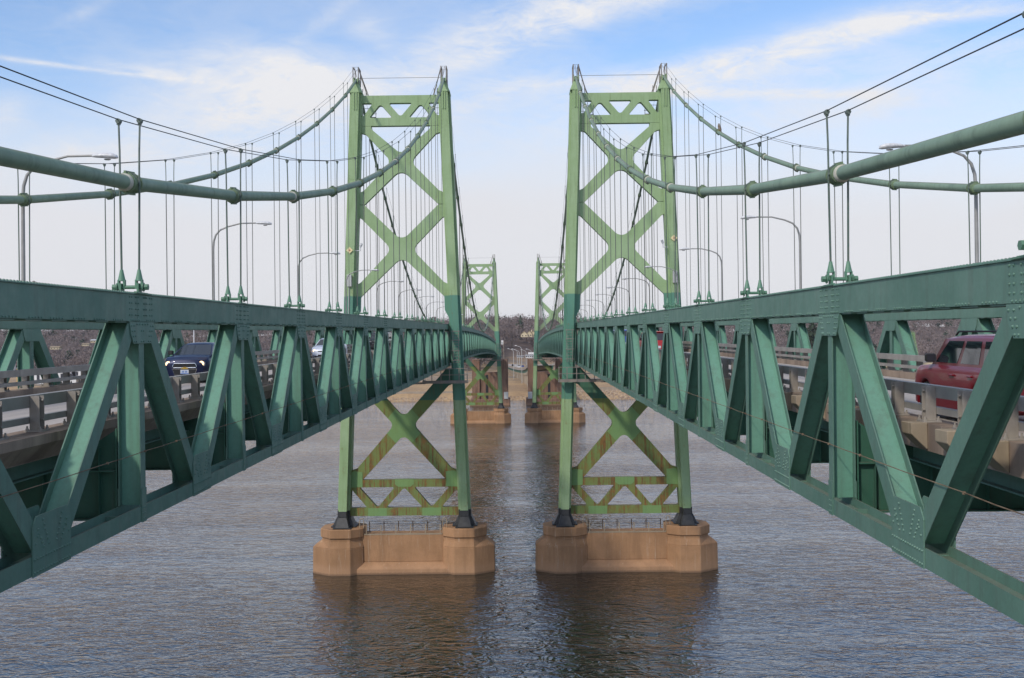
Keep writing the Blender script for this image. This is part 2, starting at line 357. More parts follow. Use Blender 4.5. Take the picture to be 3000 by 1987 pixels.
# ------------------------------------------------------------------ water, bank, hills
WD = .22
def water():
    m, t, b = mat('river_water', .01, 0, .5); g = NG(t)
    geo = g.n('ShaderNodeNewGeometry'); P = geo.outputs['Position']
    b.inputs['IOR'].default_value = 1.85; b.inputs['Specular Tint'].default_value = (.84, .92, 1, 1)
    big = g.noise(g.map(P, (.012, .03, 1)), 1.0, 4, .6)
    c = g.mix(g.ramp(big, .35, .65), (.022, .021, .013), (.018, .019, .016)); g.l(c, b.inputs['Base Color'])
    rot = g.n('ShaderNodeMapping'); rot.inputs['Rotation'].default_value = (0, 0, .14); g.l(P, rot.inputs[0]); Q = rot.outputs[0]
    w0 = g.noise(g.map(Q, (.14, .22, 1), (11, 5, 0)), 1.0, 2, .5, .8)
    w1 = g.noise(g.map(Q, (.50, .80, 1)), 1.0, 2, .5, 1.0)
    w2 = g.noise(g.map(P, (1.2, 1.9, 1), (7, 2, 0)), 1.0, 2, .55, 1.0)
    w3 = g.noise(g.map(P, (2.6, 4.6, 1), (1, 9, 0)), 1.0, 2, .6, .5)
    patch = g.ramp(g.noise(g.map(P, (.012, .035, 1), (3, 4, 0)), 1.0, 4, .6), .35, .65, .55, 1.25)
    def ridge(w): return g.math('SUBTRACT', 1.0, g.math('ABSOLUTE', g.math('SUBTRACT', g.math('MULTIPLY', w, 2.0), 1.0)))
    h = g.math('ADD', g.math('ADD', g.math('MULTIPLY', w0, .60), g.math('MULTIPLY', ridge(w1), .62)), g.math('ADD', g.math('MULTIPLY', ridge(w2), .16), g.math('MULTIPLY', w3, .03)))
    g.bump(g.math('MULTIPLY', h, patch), WD, b, 1.0)
    me = MB().add([(-1500,-300,0),(1500,-300,0),(1500,520,0),(-1500,520,0)], [(0,1,2,3)]).mesh('river', m)
    put('river', me, kind='structure')
water()

def hn(x, y, s, ph=0): return (math.sin(x/s+ph)*math.cos(y/(s*1.3)+ph*2)+.5*math.sin(x/s*2.3+1.7+ph)*math.sin(y/s*1.9+.4))/1.5
def ground_z(x, y):
    sh = 489+4*hn(x, 0, 60, 1)
    if y < sh: return -1.5
    a = min(1, (y-sh)/14); z = -1.5+a*4.6
    if y > sh+25: z += min(1, (y-sh-25)/25)*2.2
    hill0 = 1010+60*hn(x, 0, 240, 2)
    if abs(x+30) < 260: hill0 -= 190*(1-abs(x+30)/260)
    if y > hill0: t = min(1, (y-hill0)/520); z += 39*(t*t*(3-2*t))+3.5*hn(x, y, 130)*t
    if y > 1900: z -= (y-1900)*.02
    return z
def ground():
    xs = sorted(set(list(np.linspace(-2600, 2600, 90))+list(np.linspace(-330, 330, 120)))); ys = list(np.linspace(478, 560, 42))+list(np.linspace(570, 1000, 40))+list(np.linspace(1015, 3600, 60))
    vs = [(x, y, ground_z(x, y)+(.25*hn(x*7, y*7, 9) if y < 520 else 0)) for y in ys for x in xs]; n = len(xs)
    fs = [(j*n+i, j*n+i+1, (j+1)*n+i+1, (j+1)*n+i) for j in range(len(ys)-1) for i in range(n-1)]
    m, t, b = mat('dry_bank_ground', .95, 0, .1); g = NG(t); geo = g.n('ShaderNodeNewGeometry'); P = geo.outputs['Position']
    sx = g.n('ShaderNodeSeparateXYZ'); g.l(P, sx.inputs[0])
    a = g.noise(P, .03, 6, .65); f = g.noise(P, .6, 5, .75)
    c = g.mix(g.ramp(a, .35, .65), (.52, .35, .19), (.38, .26, .16)); c = g.mix(g.math('MULTIPLY', g.ramp(f, .4, .7), .4), c, (.17, .11, .075))
    c = g.mix(g.math('MULTIPLY', g.ramp(sx.outputs[1], 560, 640), g.ramp(a, .45, .6, .2, .8)), c, (.23, .20, .17))
    c = g.mix(g.ramp(sx.outputs[1], 900, 1050), c, (.13, .095, .08))
    g.l(c, b.inputs['Base Color']); g.bump(f, .5, b)
    me = bpy.data.meshes.new('ground'); me.from_pydata(vs, [], fs); me.materials.append(m); me.polygons.foreach_set('use_smooth', [True]*len(fs))
    put('ground', me, kind='structure')
ground()
def riprap():
    """loose shore stones, past counting: one mesh"""
    V = []; F = []
    for x0, x1, n in ((-95, -6, 1500), (-6, 6, 260), (6, 130, 5200)):
        for _ in range(n):
            x = random.uniform(x0, x1); y = 489+random.uniform(0, 22 if x > 6 else 9)+4*hn(x, 0, 60, 1); r = random.uniform(.3, .85)*(1 if x > 6 else .8); z = ground_z(x, y)
            o = len(V); a = random.random()*6.28
            for k in range(4): V.append((x+r*math.cos(a+k*1.57)*random.uniform(.7, 1.1), y+r*math.sin(a+k*1.57)*random.uniform(.7, 1.1), z-.1))
            V.append((x+random.uniform(-.2, .2), y+random.uniform(-.2, .2), z+r*random.uniform(.5, .9)))
            F += [(o, o+1, o+4), (o+1, o+2, o+4), (o+2, o+3, o+4), (o+3, o, o+4)]
    m, t, b = mat('shore_stone', .9, 0, .2); g = NG(t); geo = g.n('ShaderNodeNewGeometry')
    rnd = g.n('ShaderNodeSeparateXYZ'); g.l(geo.outputs['True Normal'], rnd.inputs[0])
    n = g.noise(geo.outputs['Position'], .9, 2, .5); g.l(g.mix(g.ramp(n, .3, .7), (.50, .38, .26), (.27, .19, .14)), b.inputs['Base Color'])
    me = bpy.data.meshes.new('riprap'); me.from_pydata(V, [], F); me.materials.append(m)
    put('riprap', me, kind='stuff', label='loose pale shore stones along the far river bank')
riprap()
def seawall():
    me = MB().box(-90, -19, 503, 503.6, 1.5, 3.9).mesh('sea_wall', M['col'])
    put('sea_wall', me, label='low pale concrete wall along the grassy shore left of the anchorages', category='wall')
    me = MB().box(21, 130, 512.5, 513.2, 2.4, 4.6).mesh('sea_wall', M['col'])
    put('sea_wall', me, label='pale concrete wall above the stone bank right of the anchorages', category='wall')
seawall()

def leaf_mat(name, a, b_):
    m, t, b = mat(name, .95, 0, .05); g = NG(t); oi = g.n('ShaderNodeNewGeometry'); n = g.noise(oi.outputs['Position'], .05, 3, .6); n2 = g.noise(oi.outputs['Position'], .9, 2, .6)
    c = g.mix(g.ramp(g.math('ADD', g.math('MULTIPLY', n, .6), g.math('MULTIPLY', n2, .4)), .35, .65), a, b_); g.l(c, b.inputs['Base Color']); return m
M['twig'] = leaf_mat('bare_twigs', (.17, .130, .118), (.27, .215, .195)); M['ever'] = leaf_mat('evergreen_needles', (.030, .045, .028), (.055, .075, .045))
M['bark'] = simple('bark', (.10, .075, .06), .95)
def crown_pts(cx, cy, z0, hgt, r, n, flat=1.0):
    u = rng.normal(size=(n, 3)); u /= np.linalg.norm(u, axis=1)[:, None]; rad = rng.random(n)**.45
    p = u*rad[:, None]*np.array([r, r, hgt*.36]); p[:, 2] += z0+hgt*.62; p[:, 0] += cx; p[:, 1] += cy
    return p
def tufts(P, size, slim=.28):
    n = len(P); a = rng.normal(size=(n, 3)); a[:, 2] = np.abs(a[:, 2])+.4; a /= np.linalg.norm(a, axis=1)[:, None]
    b = rng.normal(size=(n, 3)); b -= a*(a*b).sum(1)[:, None]; b /= np.linalg.norm(b, axis=1)[:, None]
    s = size*rng.uniform(.6, 1.4, n)[:, None]
    return np.stack([P-a*s*.5-b*s*slim, P-a*s*.5+b*s*slim, P+a*s*.6], 1)
def tri_mesh(name, T, m, extra=None):
    n = len(T); me = bpy.data.meshes.new(name); v = T.reshape(-1, 3).astype(np.float32)
    me.vertices.add(n*3); me.vertices.foreach_set('co', v.ravel()); me.loops.add(n*3); me.loops.foreach_set('vertex_index', np.arange(n*3, dtype=np.int32))
    me.polygons.add(n); me.polygons.foreach_set('loop_start', np.arange(n, dtype=np.int32)*3); me.polygons.foreach_set('loop_total', np.full(n, 3, np.int32))
    me.materials.append(m); me.update(); me.validate(); return me
def forest():
    TW = []; EV = []
    n = 0
    for _ in range(20000):
        y = random.uniform(840, 1640); x = random.uniform(-.5, .5)*y
        z = ground_z(x, y)
        h0 = 1010+60*hn(x, 0, 240, 2)-(190*(1-abs(x+30)/260) if abs(x+30) < 260 else 0)
        if y < h0-30 or (random.random() < .45 and y < h0+60): continue
        if abs(x-(-2)) < 14 and y < 1090: continue
        if abs(x-13) < 16 and y < 1040: continue
        n += 1
        if n > 9000: break
        hg = random.uniform(11, 21); ev = random.random() < .05; k = 60 if y > 1250 else 130
        P = crown_pts(x, y, z, hg, hg*random.uniform(.3, .42), k)
        if ev:
            f = (P[:, 2]-z)/hg; P[:, 0] = x+(P[:, 0]-x)*np.clip(1.25-f, .15, 1); EV.append(tufts(P, 1.9, .5))
        else: TW.append(tufts(P, 1.9, .17))
    put('bare_forest', tri_mesh('bare_forest', np.concatenate(TW), M['twig']), kind='stuff', label='bare brown woodland covering the far hills')
    put('evergreens_in_forest', tri_mesh('evergreens_in_forest', np.concatenate(EV), M['ever']), kind='stuff', label='dark evergreens scattered through the far woodland')
forest()
def px2(px, py, dist):
    """place on the far bank that the picture shows at a pixel, at a given distance"""
    return (px-1521)/3300*dist+CAMX, EYE+(1024-.0113*(px-1521)-py)/3300*dist
def tree(px, top, dist, wid, label, ever=False, n=420):
    x, zt = px2(px, top, dist); z0 = ground_z(x, dist); hg = zt-z0; r = wid/3300*dist/2
    t = thing('evergreen_tree' if ever else 'bare_tree', label, 'tree', (x, dist, z0), group='single trees on the far bank')
    P = crown_pts(0, 0, 0, hg, r, n)
    if ever: P[:, 0] *= np.clip(1.3-(P[:, 2]/hg), .2, 1); P[:, 1] *= np.clip(1.3-(P[:, 2]/hg), .2, 1)
    put('crown', tri_mesh('crown', tufts(P, 1.5 if ever else 1.5, .5 if ever else .16), M['ever'] if ever else M['twig']), t)
    b = MB().tube([(0,0,-1),(0,0,hg*.45),(.3,0,hg*.8)], [hg*.025, hg*.017, hg*.006], 6)
    for k in range(9):
        a = random.random()*6.28; z = hg*random.uniform(.3, .6); L = r*random.uniform(.5, .95)
        b.tube([(0,0,z),(math.cos(a)*L*.5, math.sin(a)*L*.5, z+hg*.12),(math.cos(a)*L, math.sin(a)*L, z+hg*.25)], [hg*.009, hg*.006, hg*.003], 4)
    put('trunk', b.mesh('trunk', M['bark'], True), t)
tree(570, 958, 760, 75, 'wide bare tree standing alone beyond the blue sedan roof')
tree(2380, 938, 800, 95, 'dark round evergreen rising above the woodland on the right', True, 900)
tree(1465, 947, 1050, 55, 'tall bare tree on the ridge just right of the far left tower')
tree(1500, 950, 1060, 60, 'bare broad tree at the middle of the ridge between the towers')
tree(1560, 955, 1080, 50, 'bare tree on the ridge behind the large pale house')
tree(958, 966, 900, 22, 'narrow pointed evergreen beyond the silver sedan', True, 300)
tree(2960, 925, 760, 130, 'bare tree at the right edge of the far woods behind the dark red car')

# ------------------------------------------------------------------ far bank: houses, signs, vehicles, pylons
def house(x, y, w, d, h, label, wallc, roofc, name='house', rz=0, rh=None, win=3, z=None, cat='house', grp='houses and sheds on the far bank', gable=False):
    t = thing(name, label, cat, (x, y, ground_z(x, y)-.3 if z is None else z), rz, grp); rh = rh or w*.22
    put('wall', MB().box(-w/2, w/2, -d/2, d/2, 0, h).mesh('wall', wallc), t)
    b = MB(); e = .5
    b.add([(-w/2-e,-d/2-e,h),(w/2+e,-d/2-e,h),(w/2+e,d/2+e,h),(-w/2-e,d/2+e,h),(-w/2-e,0,h+rh),(w/2+e,0,h+rh)], [(0,1,5,4),(2,3,4,5),(1,2,5),(3,0,4),(0,3,2,1)])
    if gable:
        b = MB().hexa([(-w/2-e,-d/2-e,h),(0,-d/2-e,h+rh),(0,d/2,h+rh),(-w/2-e,d/2,h)], [(-w/2-e,-d/2-e,h+.3),(0,-d/2-e,h+rh+.35),(0,d/2,h+rh+.35),(-w/2-e,d/2,h+.3)]).hexa([(w/2+e,-d/2-e,h),(.01,-d/2-e,h+rh),(.01,d/2,h+rh),(w/2+e,d/2,h)], [(w/2+e,-d/2-e,h+.3),(.01,-d/2-e,h+rh+.35),(.01,d/2,h+rh+.35),(w/2+e,d/2,h+.3)])
        put('gable', MB().prism([(-w/2,h+.01),(w/2,h+.01),(0,h+rh)], 1, -d/2, d/2-.2).mesh('gable', wallc), t)
    put('roof', b.mesh('roof', roofc), t)
    for k in range(win):
        xx = -w/2+w*(k+.5)/win
        put('window', MB().box(xx-w*.09, xx+w*.09, -d/2-.06, -d/2+.02, h*.35, h*.75).mesh('window', M['glassd']), t)
    return t
M['cream'] = simple('cream_wall', (.62, .52, .34), .8); M['wwall'] = simple('white_wall', (.72, .71, .69), .8); M['roofb'] = simple('brown_roof', (.30, .23, .15), .9)
M['roofg'] = simple('grey_roof', (.45, .45, .45), .8); M['tanw'] = simple('tan_wall', (.55, .36, .14), .8); M['sgreen'] = simple('green_sign', (.01, .22, .13), .5); M['orange'] = simple('orange_sign', (.75, .13, .02), .5)
def hp(px, ybase, dist): x, z = px2(px, ybase, dist); return x, dist, z
x, y, z = hp(1536, 988, 900); house(x, y, 5.4, 8, 1.9, 'cream hillside house with a broad gable, left one of three between the towers', M['cream'], M['roofb'], z=z, rh=2.6, win=2, gable=True)
x, y, z = hp(1551, 988, 903); house(x, y, 4.2, 8, 2.6, 'cream hillside house with a steep gable, middle one of three between the towers', M['cream'], M['roofb'], z=z, rh=2.4, win=2, gable=True)
x, y, z = hp(1562, 988, 906); t = house(x, y, 4.2, 8, 2.8, 'cream hillside house with chimney, right one of three beside the far tower', M['cream'], M['roofb'], z=z, rh=2.0, win=2, gable=True)
put('chimney', MB().box(-1.6, -.7, -2, -1, 2.9, 5.9).mesh('chimney', M['cream']), t)
x, y, z = hp(468, 1011, 900); house(x, y, 4.5, 5, 1.6, 'small white house high in the woods left of the blue sedan', M['wwall'], M['roofg'], z=z, rh=.9)
x, y, z = hp(160, 1024, 1010); house(x, y, 8, 6, 1.8, 'cream house half hidden in the woods above the white trailers', M['cream'], M['roofb'], z=z, rh=1.2)
x, y, z = hp(250, 1014, 1020); house(x, y, 6, 6, 1.6, 'yellowish house in the woods right of the vertical of the outer left truss', M['cream'], M['roofb'], z=z, rh=1.0)
x, y, z = hp(277, 1004, 1060); house(x, y, 7, 6, 2, 'pale house highest in the woods left of the first near panel', M['cream'], M['roofg'], z=z, rh=1.2)
for px, yb, w, h, lab, wc in ((128, 1123, 7, 9, 'white barrel roofed shed seen between the left guard rail posts', 'wwall'), (66, 1126, 4, 12, 'tan box building below the lattice pylon on the left bank', 'tanw'),
        (200, 1123, 8, 10, 'white shop wall with a red sign seen under the left top rail', 'wwall'), (242, 1108, 8, 7, 'white shed with two dark windows beside the red sign wall', 'wwall'),
        (12, 1090, 6, 6, 'white boat shed at the far left edge of the bank', 'wwall'), (2372, 1052, 5, 6, 'pale yellow trailer behind the right outer rail', 'cream'),
        (2622, 1090, 12, 8, 'long low cream building behind the right outer rail', 'cream'), (2690, 1092, 10, 8, 'second low cream building left of the dark red car', 'cream')):
    x, z = px2(px, yb, 640); house(x, 640, w*1.3, 8, h*.8, lab, M[wc], M['roofg'], 'shed', z=z-.5, rh=.7, win=2, cat='shed')
x, z = px2(200, 1088, 635); t = thing('shop_sign', 'small red sign fixed high on the white shop wall', 'sign', (x, 634.5, z)); put('sign_panel', MB().box(-1.0, 1.3, 0, .1, 0, 1.6).mesh('sign_panel', M['redw']), t)
x, z = px2(248, 1104, 600); t = thing('tarpaulin', 'bright blue tarpaulin in front of the white shed', 'tarpaulin', (x, 600, z)); put('sheet', MB().hexa([(-1.4,-1,-.6),(1.4,-1,-.6),(1.4,1,-.6),(-1.4,1,-.6)], [(-.9,-.6,.5),(.9,-.6,.6),(.9,.6,.6),(-.9,.6,.4)]).mesh('sheet', M['blueb']), t)

def pylon(px, top, base, dist, hw, label, m):
    x, zt = px2(px, top, dist); _, zb_ = px2(px, base, dist); h = zt-zb_; t = thing('lattice_pylon', label, 'pylon', (x, dist, zb_), group='lattice pylons')
    b = MB(); n = 9
    lv = [(h*(1-(1-k/n)**1.25), hw*(1-k/n)+.45) for k in range(n+1)]
    for sx_ in (-1, 1):
        for sy in (-1, 1): b.tube([(sx_*w, sy*w, z) for z, w in lv], .16, 4)
    for (z0, w0), (z1, w1) in zip(lv, lv[1:]):
        for s in (-1, 1):
            b.tube([(-w0, s*w0, z0), (w1, s*w1, z1)], .1, 3); b.tube([(w0, s*w0, z0), (-w1, s*w1, z1)], .1, 3); b.tube([(-w1, s*w1, z1), (w1, s*w1, z1)], .1, 3)
            b.tube([(s*w0, -w0, z0), (s*w1, w1, z1)], .1, 3)
    put('lattice_mast', b.mesh('lattice_mast', m), t)
    b = MB()
    for f in (.82, .9, .98): b.bar((-hw*.95, 0, h*f), (hw*.95, 0, h*f), .25, .25); b.bar((-hw*.95, 0, h*f), (0, 0, h*f+1.2), .15, .15); b.bar((hw*.95, 0, h*f), (0, 0, h*f+1.2), .15, .15)
    put('cross_arm', b.mesh('cross_arm', m), t)
M['pgreen'] = simple('green_pylon_paint', (.22, .36, .16), .7)
pylon(97, 823, 1125, 700, 3.6, 'tall lattice pylon rising behind the left bridge lamp post', M['steelg'])
pylon(2671, 975, 1040, 620, 1.7, 'short light green lattice pylon behind the right bridge railing', M['pgreen'])
x, z = px2(557, 1010, 500); t = thing('light_mast', 'white mast rising behind the blue sedan', 'mast', (x, 505, 3)); put('mast', MB().tube([(0,0,0),(0,0,30.8)], [.35, .22], 8).mesh('mast', M['whitep']), t)

# far interchange seen between the towers
def ribbon(pts, w, z0, z1):
    """deck along a path: pts (x,y,z) road level, half width w, z0..z1 relative"""
    b = MB(); L = []
    for i, p in enumerate(pts):
        d = Vector(pts[min(i+1, len(pts)-1)])-Vector(pts[max(i-1, 0)]); nrm = Vector((d.y, -d.x, 0)).normalized()*w; p = Vector(p)
        L.append((p-nrm, p+nrm))
    for (a, c), (a2, c2) in zip(L, L[1:]):
        zz = Vector((0,0,1)); b.hexa([a+zz*z0, c+zz*z0, c2+zz*z0, a2+zz*z0], [a+zz*z1, c+zz*z1, c2+zz*z1, a2+zz*z1])
    return b
ramp = []
RP = [(9.9,472,15.9),(9.3,500,14.4),(8.4,535,13.0),(7.2,570,12.2),(5.2,620,11.5),(2.6,680,11.0),(-.6,760,10.5),(-4.2,850,10.2),(-8.4,930,10.3),(-14,1010,10.8)]
for k in range(25):
    u = k/24*(len(RP)-1); i = min(int(u), len(RP)-2); u -= i; ramp.append(tuple(RP[i][j]*(1-u)+RP[i+1][j]*u for j in range(3)))
V1 = thing('approach_viaduct', 'curving approach road on beige columns seen in the gap between the far anchorages', 'viaduct')
put('deck', ribbon(ramp, 5.6, -.5, 0).mesh('deck', M['road']), V1)
for s in (-1, 1):
    pts = [(p[0]+s*5.5, p[1], p[2]) for p in ramp]; put('parapet', ribbon(pts, .18, 0, .85).mesh('parapet', M['col']), V1); put('girder', ribbon([(p[0]-s*.9, p[1], p[2]) for p in pts], .25, -2.0, -.52).mesh('girder', M['beam']), V1)
for k in range(1, 20):
    p = ramp[k]; g0 = ground_z(p[0], p[1]); put('pier_cap', MB().box(p[0]-5.4, p[0]+5.4, p[1]-.6, p[1]+.6, p[2]-3.2, p[2]-2.03).mesh('pier_cap', M['col'], bevel=.05), V1)
    for dx_ in (-4.0, 0, 4.0): put('column', MB().tube([(p[0]+dx_, p[1], g0-1), (p[0]+dx_, p[1], p[2]-3.15)], .48, 8).mesh('column', M['col'], True), V1)
M['ltan'] = simple('light_mast_grey', (.48, .48, .46), .6)
def far_lamp(px, top, dist, s, label):
    x, zt = px2(px, top, dist); z0 = ground_z(x, dist); h = zt-z0; t = thing('street_lamp', label, 'street lamp', (x, dist, z0), group='street lamps by the far interchange')
    put('pole', MB().tube([(0,0,0),(0,0,h-1.6),(s*.6,0,h-.7),(s*2.6,0,h)], [.16, .13, .1, .08], 5).mesh('pole', M['ltan'], True), t)
    put('lamp_head', MB().box(min(s*2.4, s*3.4), max(s*2.4, s*3.4), -.3, .3, h-.1, h+.22).mesh('lamp_head', M['lamp']), t)
for px, tp, dd, s, lab in ((1504, 1022, 640, -1, 'far street lamp nearest the left anchorage pillar, arm to the left'), (1515, 1023, 660, -1, 'second far street lamp from the left in the gap'),
        (1521, 1025, 700, -1, 'lowest far street lamp in the middle of the gap'), (1528, 1013, 560, -1, 'tallest far street lamp in the gap between the anchorages'), (1541, 1025, 720, -1, 'far street lamp left of the white billboard'),
        (1556, 1023, 700, -1, 'far street lamp over the white billboard')):
    far_lamp(px, tp, dd, s, lab)
x, z = px2(1556, 1038, 700); t = thing('billboard', 'white billboard on posts left of the right far tower', 'billboard', (x, 700, z)); put('panel', MB().box(-1.9, 1.9, 0, .3, 0, 1.2).mesh('panel', M['wwall']), t); put('post', MB().box(-1.5, -1.2, .05, .25, -6, -.01).box(1.2, 1.5, .05, .25, -6, -.01).mesh('post', M['ltan']), t)
x, z = px2(1551, 1046, 720); house(x, 720, 5.0, 5, 1.6, 'low white building under the billboard', M['wwall'], M['roofg'], 'shed', z=z-.6, rh=.4, win=4, cat='building')
x, z = px2(1524, 1046, 740); house(x, 740, 4.6, 5, 1.1, 'grey flat shed on the grass behind the curving road', M['roofg'], M['roofg'], 'shed', z=z-.4, rh=.2, win=4, cat='building')
x, z = px2(1638, 1066, 520); t = thing('guide_sign', 'green guide sign with white lettering seen through the right far tower', 'sign', (x, 520, z)); put('sign_panel', MB().box(-1.6, 1.6, 0, .15, -1.1, .6).mesh('sign_panel', M['sgreen']), t)
put('lettering', MB().box(-1.0, .2, -.05, -.01, -.1, .2).box(-1.0, .8, -.05, -.01, -.6, -.35).mesh('lettering', M['wwall']), t); put('yellow_tab', MB().box(-1.6, -.3, 0, .15, .64, 1.3).mesh('yellow_tab', M['gold']), t)
for px, yy, dd, lab in ((1645, 1058, 522, 'orange work sign above the green guide sign'), (1653, 1082, 520, 'orange work sign below and right of the green guide sign')):
    x, z = px2(px, yy, dd); t = thing('work_sign', lab, 'sign', (x, dd, z)); put('sign_panel', MB().add([(0,0,-.7),(.7,0,0),(0,0,.7),(-.7,0,0),(0,.1,-.7),(.7,.1,0),(0,.1,.7),(-.7,.1,0)], [(0,1,2,3),(7,6,5,4),(0,4,5,1),(1,5,6,2),(2,6,7,3),(3,7,4,0)]).mesh('sign_panel', M['orange']), t)
x, z = px2(1469, 1003, 470); t = thing('mast_sign', 'white sign board with black marks on a mast left of the anchorage pillar', 'sign', (x, 470, 4)); zz = z-4
put('board', MB().box(-.1, .75, 0, .1, zz-.9, zz+.8).mesh('board', M['wwall']), t); put('mark', MB().box(.1, .25, -.03, -.01, zz-.5, zz+.2).box(.4, .55, -.03, -.01, zz-.6, zz-.1).mesh('mark', M['dark']), t); put('mast', MB().tube([(.95,0,0),(.95,0,zz+.8)], .12, 6).mesh('mast', M['col']), t)

# far anchorages
def anchorage(sg, lab):
    t = thing('anchorage', lab, 'anchorage', (0, 453, 0), group='far concrete anchorages')
    a, b = (4.1, 17.2); X = lambda v: sg*v
    def bx(x0, x1, y0, y1, z0, z1): return MB().box(min(X(x0), X(x1)), max(X(x0), X(x1)), y0, y1, z0, z1)
    put('pillar', bx(4.0, 6.9, -4, 8, -2, 18.4).mesh('pillar', M['farc'], bevel=.12), t); put('pillar', bx(15.2, 18.3, -4, 8, -2, 18.4).mesh('pillar', M['farc'], bevel=.12), t)
    put('block', bx(6.95, 15.15, -3.2, 8, -2, 13.2).mesh('block', M['farc'], bevel=.1), t)
    put('slot_shade_strip', bx(11.9, 12.9, -3.3, -3.21, 1.5, 12.2).mesh('slot_shade_strip', M['trim']), t)  # black strip on the block face stands for the shade in a slot
    put('base', MB().hexa([(X(3.2),-6,-2),(X(19.2),-6,-2),(X(19.2),9,-2),(X(3.2),9,-2)], [(X(3.2),-6,2.6),(X(19.2),-6,2.6),(X(19.2),9,2.6),(X(3.2),9,2.6)]).mesh('base', M['farc'], bevel=.3), t)
    put('gauge_board', bx(3.93, 5.6, -6.3, -6.05, 2.7, 5.4).mesh('gauge_board', M['roofg']), t)
anchorage(-1, 'brown concrete anchorage carrying the far end of the left bridge'); anchorage(1, 'brown concrete anchorage carrying the far end of the right bridge')

# ------------------------------------------------------------------ shared bridge meshes
def ibeam_poly(b, p, q, fw_, tw, xh=.21):
    """I member in the Y-Z plane between p and q (y,z): flanges at x=+-xh, web across"""
    p = Vector((0, p[0], p[1])); q = Vector((0, q[0], q[1])); d = (q-p).normalized(); n = Vector((0, -d.z, d.y))*fw_/2
    for s in (-1, 1):
        x0, x1 = s*xh, s*(xh-.022); b.hexa([Vector((x0,0,0))+p-n, Vector((x1,0,0))+p-n, Vector((x1,0,0))+q-n, Vector((x0,0,0))+q-n],
                                          [Vector((x0,0,0))+p+n, Vector((x1,0,0))+p+n, Vector((x1,0,0))+q+n, Vector((x0,0,0))+q+n])
    w = n.normalized()*tw/2; xi = xh-.022
    b.m = 1; b.hexa([Vector((-xi,0,0))+p-w, Vector((xi,0,0))+p-w, Vector((xi,0,0))+q-w, Vector((-xi,0,0))+q-w],
           [Vector((-xi,0,0))+p+w, Vector((xi,0,0))+p+w, Vector((xi,0,0))+q+w, Vector((-xi,0,0))+q+w]); b.m = 0
    return b
def rivrow(b, p, q, n, xs, ax):
    for k in range(n):
        u = k/(n-1) if n > 1 else 0
        for x in xs: b.rivet((x, p[0]+(q[0]-p[0])*u, p[1]+(q[1]-p[1])*u), (0, 1 if x > 0 else -1))
